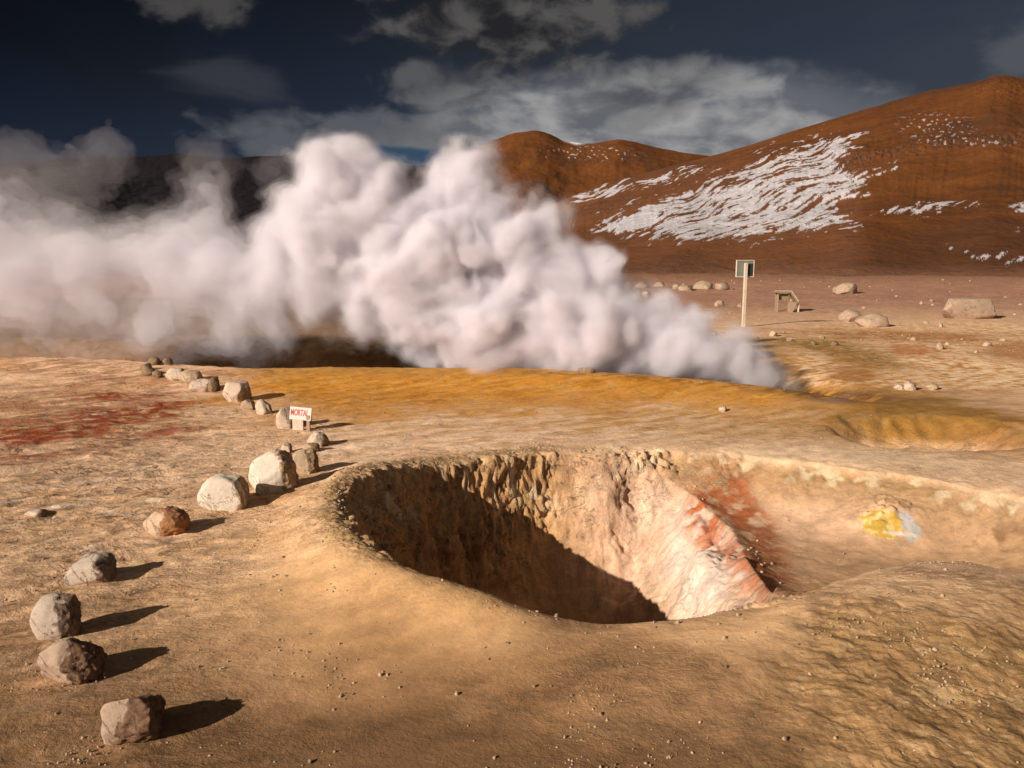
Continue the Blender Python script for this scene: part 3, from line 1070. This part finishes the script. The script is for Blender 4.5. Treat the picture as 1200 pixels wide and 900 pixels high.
# ------------------------------------------------------------------ loose crumbs and pebbles (nobody could count them)
def crumbs(name, pts, mat, lo, hi, seed, sub=2):
    rs = np.random.RandomState(seed)
    v0, f0 = ico(sub)
    V, Fc, W = [], [], []
    k = 0
    kinds = [rock_shape(seed + q, 1, 1, .8, sub=sub, cuts=4, rough=.5, sink=.25)[0] for q in range(8)]
    for (x, y, z, s) in pts:
        v = kinds[rs.randint(8)]
        a = rs.rand() * 6.28
        c, s_ = math.cos(a), math.sin(a)
        sc = s * np.array([1, rs.uniform(.6, 1), rs.uniform(.6, 1.1)])
        v = v * sc
        v = np.stack([v[:, 0] * c - v[:, 1] * s_, v[:, 0] * s_ + v[:, 1] * c, v[:, 2]], 1) + (x, y, z)
        V.append(v)
        Fc.append(f0 + k)
        W.append(np.full(len(v), rs.uniform(-.2, .6)))
        k += len(v)
    me = mesh_from(name, np.vstack(V), [np.vstack(Fc)], smooth=False)
    color_attr(me, 'wear', np.repeat(np.concatenate(W)[:, None], 3, 1))
    o = link(name, me, mat)
    tag(o, kind='stuff')
    return o


def ground_samples(n, seed, test, lo, hi, power=2.5):
    rs = np.random.RandomState(seed)
    out = []
    x, y, p = test(rs, n)
    keep = rs.rand(len(x)) < p
    x, y = x[keep], y[keep]
    z = height(x, y)
    s = lo + (hi - lo) * rs.rand(len(x)) ** power
    return list(zip(x, y, z - s * .12, s))


def t_rim(rs, n):
    k = rs.randint(0, len(PIT), n)
    t = rs.rand(n)[:, None]
    P = PIT[k] * (1 - t) + np.roll(PIT, -1, 0)[k] * t
    P = P + rs.normal(size=(n, 2)) * .2
    far = ss(CY - 1.5, CY + .6, P[:, 1]) * (1 - ss(CX + 1.3, CX + 2.2, P[:, 0]) * .7)
    out_ = seg_dist(P[:, 0], P[:, 1], PIT) < -.02
    return P[:, 0], P[:, 1], np.maximum(far, .06) * out_


def t_scatter(rs, n):
    a = rs.uniform(-.62, .62, n)
    r = np.exp(rs.uniform(math.log(3.5), math.log(60), n))
    x, y = r * np.sin(a), r * np.cos(a)
    cl = ss(-.1, .5, fbm2(x * .7, y * .7, 3, 500))
    ins = seg_dist(x, y, PIT) > -.1
    return x, y, np.where(ins, 0, .08 + .9 * cl) * np.where(x < -.5, 1.0, .6)


crumbs('rim_crumbs', ground_samples(3600, 5, t_rim, .006, .042), M_TAN, 0, 0, 600)
crumbs('scattered_pebbles', ground_samples(9000, 6, t_scatter, .006, .036, 5), M_TAN, 0, 0, 620)


def t_grit(rs, n):
    a = rs.uniform(-.62, .62, n)
    r = rs.uniform(3.6, 13, n)
    x, y = r * np.sin(a), r * np.cos(a)
    c_ = ss(.12, .7, fbm2(x * .9, y * .9, 4, 520) + .35 * n2(x * 3.1, y * 3.1, 525))
    px_, py_ = project(x, y, x * 0)
    ins = (seg_dist(x, y, PIT) > -.05) | (seg_dist(x, y, BAS) > 0)
    lf = np.where(px_ < 330, 1.0, .45) + .4 * (px_ > 820)
    return x, y, np.where(ins, 0, (c_ + .02) * lf)


crumbs('surface_grit', ground_samples(60000, 7, t_grit, .004, .022, 3), M_TAN, 0, 0, 660, 1)


def t_plain(rs, n):
    a = rs.uniform(-.1, .6, n)
    r = np.exp(rs.uniform(math.log(26), math.log(110), n))
    x, y = r * np.sin(a), r * np.cos(a)
    return x, y, .1 + .9 * ss(-.1, .5, fbm2(x * .08, y * .2, 3, 510))


crumbs('plain_stones', ground_samples(2200, 8, t_plain, .03, .28, 7), M_TAN, 0, 0, 640)

# ------------------------------------------------------------------ signs
def simple_mat(name, col, rough=.8, scale=12, amt=.5, metal=0.0):
    m, nt, out = new_mat(name)
    t = NT(nt)
    oc = t.add('ShaderNodeTexCoord').outputs['Object']
    st = t.mapping(oc, sc=(1, 1, .25))
    f = t.noise(st, scale, 6, .65)
    c = t.mix(f, rgba([v * (1 - amt) for v in col]), rgba([min(.9, v * (1 + amt * .6)) for v in col]))
    bs = t.add('ShaderNodeBsdfPrincipled')
    t.ln(c, bs.inputs['Base Color'])
    bs.inputs['Roughness'].default_value = rough
    bs.inputs['Metallic'].default_value = metal
    t.ln(t.bump(f, .3, .01), bs.inputs['Normal'])
    t.ln(bs.outputs[0], out.inputs['Surface'])
    return m


M_POST = simple_mat('pale_post_wood', (.62, .50, .38))
M_WOOD = simple_mat('weathered_wood', (.34, .23, .15))
M_WHITEP = simple_mat('white_sign_paint', (.66, .60, .52), amt=.3)
M_RED = simple_mat('faded_red_paint', (.55, .09, .07), amt=.35)
M_GREYP = simple_mat('grey_green_panel', (.17, .19, .16), amt=.3)
M_BLACK = simple_mat('black_plate', (.02, .02, .02), amt=.3)
M_ROOF = simple_mat('straw_roof', (.22, .17, .09), amt=.4)


def box(bm, cx, cy, cz, sx, sy, sz, bev=.004):
    r = bmesh.ops.create_cube(bm, size=1)
    for v in r['verts']:
        v.co = Vector((cx + v.co.x * sx, cy + v.co.y * sy, cz + v.co.z * sz))
    if bev:
        es = list({e for v in r['verts'] for e in v.link_edges})
        bmesh.ops.bevel(bm, geom=es, offset=min(bev, .3 * min(sx, sy, sz)), segments=2, affect='EDGES', profile=.5)


def prism(bm, poly, y0, y1):
    """extrude an x-z outline along y"""
    a = [bm.verts.new((p[0], y0, p[1])) for p in poly]
    b = [bm.verts.new((p[0], y1, p[1])) for p in poly]
    n = len(poly)
    bm.faces.new(a)
    bm.faces.new(b[::-1])
    for i in range(n):
        bm.faces.new((a[i], b[i], b[(i + 1) % n], a[(i + 1) % n]))
    bmesh.ops.recalc_face_normals(bm, faces=bm.faces)


def bm_obj(name, bm, mat, parent=None, smooth=False):
    me = bpy.data.meshes.new(name)
    bm.to_mesh(me)
    bm.free()
    for p in me.polygons:
        p.use_smooth = smooth
    return link(name, me, mat, parent)


def empty(name, loc, rz=0):
    o = bpy.data.objects.new(name, None)
    o.location = loc
    o.rotation_euler = (0, 0, rz)
    o.empty_display_size = .2
    COL.objects.link(o)
    return o


def scale_at(p):
    return (p[1] * CP + (H - p[2]) * SP) / FPX


# low warning sign among the stones
p = on_ground(351, 506)
s = scale_at(p)
ws = empty('warning_sign', p, math.radians(-6))
tag(ws, 'low white warning sign with faded red lettering beside the row of boulders', 'sign')
bm = bmesh.new()
box(bm, -.4 * s, 0, 21 * s, 26 * s, 2.2 * s, 15 * s)
o = bm_obj('sign_board', bm, M_WHITEP, ws)
o.rotation_euler = (math.radians(-10), math.radians(4), 0)
cu = bpy.data.curves.new('lettering', 'FONT')
cu.body = 'MORTAL'
cu.size = 9.0 * s
cu.offset = .12 * s
cu.align_x = 'CENTER'
cu.extrude = .12 * s
tmp = bpy.data.objects.new('lettering', cu)
COL.objects.link(tmp)
dg = bpy.context.evaluated_depsgraph_get()
tme = bpy.data.meshes.new_from_object(tmp.evaluated_get(dg))
bpy.data.objects.remove(tmp)
tme.materials.clear()
lt = link('lettering', tme, M_RED, o)
lt.rotation_euler = (math.pi / 2, 0, 0)
lt.location = (-1.6 * s, -1.25 * s, 18.6 * s)
lt.scale = (.60, 1.15, 1)
bm = bmesh.new()
for dx in (-10.5, 10.5):
    box(bm, dx * s - .4 * s, 2.6 * s, 6 * s, 4 * s, 2.4 * s, 26 * s) if dx > 0 else None
bm_obj('post', bm, M_WOOD, ws)
bm = bmesh.new()
box(bm, -2.5 * s, 2.6 * s, 7.5 * s, 13 * s, 1.8 * s, 13 * s)
bm_obj('backing_plank', bm, M_POST, ws)

# tall sign post seen from the back
p = on_ground(871, 383)
s = scale_at(p)
ts = empty('sign_post', p, math.radians(8))
tag(ts, 'tall pale post carrying a grey panel seen from behind, on the far plain', 'sign')
bm = bmesh.new()
box(bm, 0, 0, 37 * s, 3.4 * s, 3.0 * s, 74 * s)
bm_obj('post', bm, M_POST, ts)
bm = bmesh.new()
box(bm, 0, 2.6 * s, 67.5 * s, 20 * s, 1.6 * s, 18 * s)
pn = bm_obj('sign_panel', bm, M_GREYP, ts)
bm = bmesh.new()
for (cx, cz, sx, sz) in ((0, 76.9, 21.5, .9), (0, 58.1, 21.5, .9), (-10.4, 67.5, .9, 17.9), (10.4, 67.5, .9, 17.9)):
    box(bm, cx * s, 2.4 * s, cz * s, sx * s, 2.4 * s, sz * s, .002)
bm_obj('frame', bm, M_POST, pn)
bm = bmesh.new()
box(bm, 6.4 * s, 1.4 * s, 66.4 * s, 4.4 * s, .9 * s, 13.5 * s, .002)
bm_obj('dark_plate', bm, M_BLACK, ts)

# low info board with a bent roof
p = on_ground(919, 366)
s = scale_at(p)
ib = empty('info_board', p, math.radians(-4))
tag(ib, 'low wooden info board with a bent thatch-like roof on two legs', 'info board')
bm = bmesh.new()
prism(bm, [(-13, 24.5), (5, 24.5), (13.5, 13), (12.2, 12.2), (4.3, 22.8), (-13, 22.8)], -6 * s / s, 6)
for v in bm.verts:
    v.co *= s
bm_obj('roof', bm, M_ROOF, ib)
bm = bmesh.new()
prism(bm, [(-13.6, 25.4), (5.5, 25.4), (14.4, 13), (13.7, 12.9), (5.1, 24.7), (-13.6, 24.7)], -6.8, -6.1)
for v in bm.verts:
    v.co *= s
bm_obj('edge_trim', bm, M_POST, ib)
bm = bmesh.new()
box(bm, -9 * s, -3 * s, 8 * s, 1.6 * s, 1.6 * s, 30 * s)
bm_obj('leg', bm, M_WOOD, ib)
bm = bmesh.new()
box(bm, -9 * s, 5 * s, 8 * s, 1.6 * s, 1.6 * s, 30 * s)
bm_obj('leg', bm, M_WOOD, ib)
bm = bmesh.new()
prism(bm, [(4.2, -3), (7.5, -3), (12.6, 12), (5.0, 12)], -4.5, 4.5)
for v in bm.verts:
    v.co *= s
bm_obj('support', bm, M_WOOD, ib)
bm = bmesh.new()
box(bm, 15.8 * s, 0, 3 * s, 1.8 * s, 1.8 * s, 14 * s)
bm_obj('side_stake', bm, M_POST, ib)
bm = bmesh.new()
box(bm, -2 * s, 1 * s, 18 * s, 12.0 * s, 1.2 * s, 7 * s)
o = bm_obj('text_panel', bm, M_ROOF, ib)

# ------------------------------------------------------------------ steam
def surface_nets(F, origin, vs):
    """isosurface F=0 of a padded scalar grid; inside where F<0"""
    ins = F < 0
    nx, ny, nz = F.shape
    c = [ins[i:nx - 1 + i, j:ny - 1 + j, k:nz - 1 + k] for i in (0, 1) for j in (0, 1) for k in (0, 1)]
    cnt = sum(a.astype(np.int8) for a in c)
    act = (cnt > 0) & (cnt < 8)
    idx = np.full(act.shape, -1, np.int64)
    cells = np.argwhere(act)
    idx[act] = np.arange(len(cells))
    acc = np.zeros((len(cells), 3))
    num = np.zeros(len(cells))
    i, j, k = cells.T
    cor = [(a, b, d) for a in (0, 1) for b in (0, 1) for d in (0, 1)]
    val = {q: F[i + q[0], j + q[1], k + q[2]] for q in cor}
    for q in cor:
        for ax in range(3):
            if q[ax] == 0:
                q2 = list(q)
                q2[ax] = 1
                q2 = tuple(q2)
                a, b = val[q], val[q2]
                m = (a < 0) != (b < 0)
                t = np.where(m, a / np.where(m, a - b, 1), 0)
                p_ = np.tile(np.array(q, float), (len(cells), 1))
                p_[:, ax] = t
                acc[m] += p_[m]
                num += m
    co = cells + acc / num[:, None]
    co = co * vs + np.array(origin)
    faces = []
    # x edges
    for ax in range(3):
        sl0 = [slice(1, -1)] * 3
        sl1 = [slice(1, -1)] * 3
        sl0[ax] = slice(0, -1)
        sl1[ax] = slice(1, None)
        A, B = ins[tuple(sl0)], ins[tuple(sl1)]
        for (m, flip) in ((A & ~B, False), (~A & B, True)):
            e = np.argwhere(m)
            off = [1, 1, 1]
            off[ax] = 0
            e = e + off
            b_, c_ = [q for q in range(3) if q != ax]
            if ax == 1:
                b_, c_ = c_, b_
            quad = []
            for (db, dc) in ((-1, -1), (0, -1), (0, 0), (-1, 0)):
                g = e.copy()
                g[:, b_] += db
                g[:, c_] += dc
                quad.append(idx[g[:, 0], g[:, 1], g[:, 2]])
            q4 = np.stack(quad, 1)
            faces.append(q4[:, ::-1] if flip else q4)
    return co, np.vstack(faces)


PUFFS = [  # px, py, radius px, distance
    (921, 452, 6, 16.9), (911, 449, 8, 17.0), (900, 447, 11, 17.2), (884, 442, 13, 17.4), (862, 428, 20, 17.6), (842, 406, 22, 18.0), (820, 419, 36, 18.0), (798, 386, 28, 18.4), (790, 410, 46, 18.2),
    (770, 366, 27, 18.6), (750, 395, 50, 18.6), (712, 385, 56, 18.6), (690, 345, 34, 18.8), (700, 325, 26, 18.8), (672, 400, 58, 18.8), (640, 365, 56, 19.0),
    (660, 320, 38, 19.0), (606, 330, 60, 19.2), (616, 280, 36, 19.2), (640, 264, 22, 19.2), (588, 300, 52, 19.2), (556, 255, 46, 19.4), (538, 215, 36, 19.4),
    (545, 192, 24, 19.4), (560, 225, 24, 19.2), (515, 205, 22, 19.6), (524, 290, 66, 19.4), (560, 370, 66, 19.2), (500, 355, 62, 19.4), (466, 310, 62, 19.6), (440, 255, 52, 19.8),
    (400, 215, 46, 19.8), (372, 195, 30, 20.0), (350, 250, 36, 20.0), (386, 280, 62, 19.8), (520, 405, 26, 19.2), (600, 400, 42, 19.0), (430, 345, 48, 19.8), (370, 330, 52, 20.0),
    (330, 300, 50, 20.2), (296, 335, 56, 20.2), (248, 320, 60, 20.4), (240, 262, 30, 20.6), (236, 222, 18, 20.8), (200, 315, 62, 20.6), (150, 308, 60, 20.6),
    (100, 312, 60, 20.6), (50, 312, 66, 20.8), (0, 305, 74, 20.8), (-60, 300, 80, 20.8), (-130, 300, 85, 20.8), (70, 255, 30, 21.0), (10, 250, 34, 21.0),
    (110, 350, 52, 20.4), (40, 355, 56, 20.4), (185, 365, 44, 20.4), (270, 375, 40, 20.2), (320, 370, 36, 20.2), (230, 385, 26, 20.0), (-40, 360, 60, 20.4),
    (-200, 300, 90, 20.8), (430, 385, 20, 19.6)]
PB = np.array([(*at(a, b, d), r_ * (d * CP) / FPX) for a, b, r_, d in PUFFS])


VEIL = [(200, 402, 36), (110, 400, 44), (20, 400, 48), (290, 405, 24), (240, 200, 24), (80, 225, 40), (20, 215, 44), (330, 200, 20), (120, 180, 26)]
PV = np.array([(*at(a, b, 20.4), r_ * (20.4 * CP) / FPX) for a, b, r_ in VEIL])


def steam_field(vs, PB=PB):
    lo = np.array([-17.5, 15.4, -1.6])
    hi = np.array([7.2, 24.5, 8.6])
    n = ((hi - lo) / vs).astype(int)
    gx, gy, gz = [lo[i] + np.arange(n[i]) * vs for i in range(3)]
    F = np.full(n, 9.0, F32)
    for (x, y, z, r) in PB:
        R_ = r + 1.6
        i0, i1 = np.searchsorted(gx, [x - R_, x + R_])
        j0, j1 = np.searchsorted(gy, [y - R_, y + R_])
        k0, k1 = np.searchsorted(gz, [z - R_, z + R_])
        if i1 <= i0 or j1 <= j0 or k1 <= k0:
            continue
        X, Y, Z = np.meshgrid(gx[i0:i1], gy[j0:j1], gz[k0:k1], indexing='ij')
        d = (np.sqrt((X - x) ** 2 + (Y - y) ** 2 * .9 + (Z - z) ** 2) - r).astype(F32)
        S = F[i0:i1, j0:j1, k0:k1]
        k = .22
        h = np.clip(.5 + .5 * (S - d) / k, 0, 1)
        S[:] = S + (d - S) * h - k * h * (1 - h)
    m = np.abs(F) < 1.7
    X, Y, Z = np.meshgrid(gx, gy, gz, indexing='ij')
    x, y, z = X[m].astype(float), Y[m].astype(float), Z[m].astype(float)
    soft = 1 - ss(-9.5, -4.0, x)           # wind-torn left part
    # gentle warp then billows: rounded lobes at four sizes
    wx = .35 * n3(x * .5, y * .5, z * .5, 700)
    wz = .35 * n3(x * .5, y * .5, z * .5, 701)
    x2, z2 = x + wx, z + wz
    bil = np.zeros(len(x), F32)
    amp, fr = .42, .85
    for o_ in range(5):
        b = 1 - np.abs(n3(x2 * fr, y * fr, z2 * fr, 710 + o_)) * 2.0
        bil += amp * (.62 - b) if False else amp * (np.abs(n3(x2 * fr, y * fr, z2 * fr, 710 + o_)) * 2.0 - .55)
        amp *= .50
        fr *= 2.05
    fb = np.zeros(len(x), F32)
    amp, fr = .55, .6
    for o_ in range(4):
        fb += amp * n3(x * fr * .7, y * fr, z * fr, 730 + o_)
        amp *= .55
        fr *= 2.0
    sm = np.clip(ss(-.2, .8, PB[:, 3].mean() * 0 + 1), 0, 1)
    small = ss(2.0, 7.0, x)                 # smaller lobes by the vent
    D = bil * (1 - .45 * small) * (1 - .6 * soft) + fb * (.25 + .9 * soft)
    FT = F.copy()
    F[m] -= D
    torn = .5 * fb + .35 * bil
    amp, fr = .30, 1.6
    for o_ in range(4):
        torn += amp * n3(x2 * fr * .8 + .5 * fb, y * fr, z2 * fr, 750 + o_)
        amp *= .6
        fr *= 2.1
    FT[m] -= torn * .9 + .3 * D
    sft = (1 - ss(-9.5, -4.0, gx)).astype(F32)[:, None, None]
    return F, FT, sft, lo


def largest(co, fc):
    """keep the biggest connected piece"""
    par = list(range(len(co)))

    def find(a):
        while par[a] != a:
            par[a] = par[par[a]]
            a = par[a]
        return a
    for q in fc.tolist():
        a = find(q[0])
        for b in q[1:]:
            b = find(b)
            if a != b:
                par[b] = a
    lab = np.array([find(i) for i in range(len(co))])
    big = np.bincount(lab).argmax()
    keep = lab == big
    new = np.cumsum(keep) - 1
    return co[keep], new[fc[keep[fc[:, 0]]]]


def steam_mat(name, dens, col=(.905, .88, .90), aniso=.0):
    m, nt, out = new_mat(name)
    t = NT(nt)
    v = t.add('ShaderNodeVolumePrincipled')
    v.inputs['Color'].default_value = rgba(col)
    v.inputs['Density'].default_value = dens
    v.inputs['Anisotropy'].default_value = aniso
    t.ln(v.outputs[0], out.inputs['Volume'])
    return m


def pad(F):
    G = F.copy()
    for ax in range(3):
        G[tuple(slice(0, 1) if a == ax else slice(None) for a in range(3))] = 1
        G[tuple(slice(-1, None) if a == ax else slice(None) for a in range(3))] = 1
    return G


VS = .065
FS, FT, SOFT, FLO = steam_field(VS)
FV = steam_field(VS, PV)[1]
root = None
for (nm, iso, left, torn, dens) in (('steam_plume', .27, .06, 1.0, .10), ('drifting_veil', .17, .25, .9, .30), ('thin_veil', .07, .55, .7, .7), ('soft_body', -.01, .9, .5, 1.3),
                                    ('dense_body', -.10, 1.3, .32, 1.9), ('dense_core', -.26, 1.8, .15, 3.6)):
    fld = FT * torn + FS * (1 - torn) - iso + SOFT * left
    if root is None:
        fld = np.minimum(fld, FV - .1)
    co, fc = surface_nets(pad(fld), FLO, VS)
    co, fc = largest(co, fc)
    me = mesh_from(nm, co, [fc])
    o = link(nm, me, steam_mat(nm, dens, (.94, .92, .94) if 'dense' in nm else (.91, .885, .915)), root)
    if root is None:
        root = o
        tag(o, 'white steam plume billowing from the vent and drifting left behind the ochre ridge', 'steam')

# ------------------------------------------------------------------ sky
SUN_EL = math.radians(23.5)
SUN_TO = math.radians(39)                 # shadows run towards +x, swung this far to +y
sx, sy = -math.cos(SUN_TO), -math.sin(SUN_TO)    # horizontal direction to the sun
w = bpy.data.worlds.new('World')
SC.world = w
w.use_nodes = True
nt = w.node_tree
nt.nodes.clear()
t = NT(nt)
out = t.add('ShaderNodeOutputWorld')
bg = t.add('ShaderNodeBackground')
bg.inputs['Strength'].default_value = .05
t.ln(bg.outputs[0], out.inputs['Surface'])
sky = t.add('ShaderNodeTexSky', sky_type='NISHITA', sun_disc=False)
sky.sun_elevation = SUN_EL
sky.sun_rotation = math.atan2(sx, sy)
sky.altitude = 4900
sky.air_density = .095
sky.dust_density = 0.0
sky.ozone_density = 1.6
gen = t.add('ShaderNodeTexCoord').outputs['Generated']
sp = t.add('ShaderNodeSeparateXYZ')
t.ln(gen, sp.inputs[0])
X, Y, Z = sp.outputs
az = t.math('MULTIPLY', t.math('ARCTAN2', X, Y), 57.2958)
el = t.math('MULTIPLY', t.math('ARCSINE', Z), 57.2958)


def cloud_vec(sxx, syy, ox=0, oy=0):
    c = t.add('ShaderNodeCombineXYZ')
    t.ln(t.math('MULTIPLY_ADD', az, sxx, ox), c.inputs[0])
    t.ln(t.math('MULTIPLY_ADD', el, syy, oy), c.inputs[1])
    return c.outputs[0]


def blob(ca, ce, ra, re, hard=1.0):
    a = t.math('DIVIDE', t.math('SUBTRACT', az, ca), ra)
    e = t.math('DIVIDE', t.math('SUBTRACT', el, ce), re)
    d = t.math('SQRT', t.math('ADD', t.math('MULTIPLY', a, a), t.math('MULTIPLY', e, e)))
    return t.math('SUBTRACT', 1.0, d)


def azel(px, py):
    d = ray(px, py)
    return math.degrees(math.atan2(d[0], d[1])), math.degrees(math.atan2(d[2], math.hypot(d[0], d[1])))


nl = t.noise(cloud_vec(.11, .36), 1.0, 5, .52, .5)
nm_ = t.noise(cloud_vec(.26, .42, 5, 3), 1.0, 6, .52, .3)
nc = t.math('SUBTRACT', nl, .5)
ngen = None
nd = t.math('SUBTRACT', nm_, .5)
c = sky.outputs[0]


def layer(c, shape, nz, k, a, b, colr, alpha=1.0):
    f = t.ramp(t.math('MULTIPLY_ADD', nz, k, shape), a, b)
    return t.mix(t.math('MULTIPLY', f, alpha), c, colr), f


# thin dark cloud deck
nv = t.noise(cloud_vec(.035, .10, 2, 7), 1.0, 5, .55, .5)
dk = t.ramp(t.math('ADD', t.math('MULTIPLY', az, .018), t.math('MULTIPLY', el, -.045)), -1.25, .05)
vc = t.mix(dk, (.05, .06, .085, 1), (.62, .76, 1.0, 1))
c = t.mix(t.math('MULTIPLY_ADD', t.ramp(nv, .35, .65), .30, .62), c, vc)
# bright broken cloud added out of view, behind the camera, as shadow fill
back = t.math('MULTIPLY', t.ramp(Y, .05, -.35), t.ramp(Z, -.02, .1))
nb = t.noise(gen, 2.6, 7, .6)
c = t.mix(t.math('MULTIPLY', back, t.ramp(nb, .40, .55)), c, (4.0, 3.65, 3.3, 1))
# lens-shaped bank behind the hills
A0 = azel(760, 190)
shade = t.ramp(t.math('ADD', nl, t.math('MULTIPLY', nd, .8)), .35, .68)
bankcol = t.mix(shade, (1.9, 2.05, 2.3, 1), (5.4, 5.3, 5.3, 1))
c, f1 = layer(c, blob(A0[0], A0[1], 21, 6.9), nd, .28, .0, .30, bankcol, .95)
A1 = azel(420, 165)
c, _ = layer(c, blob(A1[0], A1[1], 11, 2.3), nd, 1.6, .0, .5, (1.7, 1.8, 2.0, 1), .8)
A2 = azel(760, 100)
cum = t.mix(t.ramp(t.math('ADD', nm_, t.math('MULTIPLY', el, -.0)), .40, .62), (.8, .85, 1.0, 1), (2.1, 2.1, 2.15, 1))
c, _ = layer(c, blob(A2[0], A2[1], 6.5, 3.0), nd, 2.0, .1, .55, cum, .6)
A3 = azel(530, 95)
c, _ = layer(c, blob(A3[0], A3[1], 6, 2.4), nd, 2.2, .1, .6, cum, .6)
# dark cumulus at the top
A4 = azel(590, 15)
cum2 = t.mix(t.ramp(nm_, .42, .62), (.28, .27, .30, 1), (1.5, 1.4, 1.35, 1))
c, _ = layer(c, blob(A4[0], A4[1], 11, 4.5), nd, 1.8, .05, .6, cum2, .85)
A5 = azel(235, 5)
c, _ = layer(c, blob(A5[0], A5[1], 5, 2), nd, 2, .1, .6, cum2, .6)
A6 = azel(260, 90)
c, _ = layer(c, blob(A6[0], A6[1], 6, 2.2), nc, 2.4, .2, .9, (1.0, 1.05, 1.2, 1), .4)
A7 = azel(1195, 55)
c, _ = layer(c, blob(A7[0], A7[1], 3, 3.5), nd, 2.4, .15, .8, (1.6, 1.7, 1.9, 1), .6)
A8 = azel(440, 187)
c, _ = layer(c, blob(A8[0], A8[1], 6.5, 1.0), nd, .5, .0, .3, (.40, .95, 1.75, 1), .9)
t.ln(c, bg.inputs['Color'])

sun_d = bpy.data.lights.new('sun', 'SUN')
sun_d.energy = 5.0
sun_d.angle = math.radians(.5)
sun_d.color = (1.0, .90, .80)
sun = bpy.data.objects.new('sun', sun_d)
dirn = Vector((-sx * math.cos(SUN_EL), -sy * math.cos(SUN_EL), -math.sin(SUN_EL)))
sun.rotation_euler = dirn.to_track_quat('-Z', 'Y').to_euler()
sun.location = (-30, -20, 30)
COL.objects.link(sun)

# ------------------------------------------------------------------ render settings
SC.view_settings.view_transform = 'Standard'
SC.view_settings.look = 'None'
SC.view_settings.gamma = 1
SC.view_settings.use_curve_mapping = False
SC.view_settings.exposure = .42
cy = SC.cycles
cy.max_bounces = 14
cy.diffuse_bounces = 6
cy.glossy_bounces = 2
cy.transparent_max_bounces = 96
cy.volume_bounces = 10
cy.sample_clamp_indirect = 8
cy.use_denoising = True
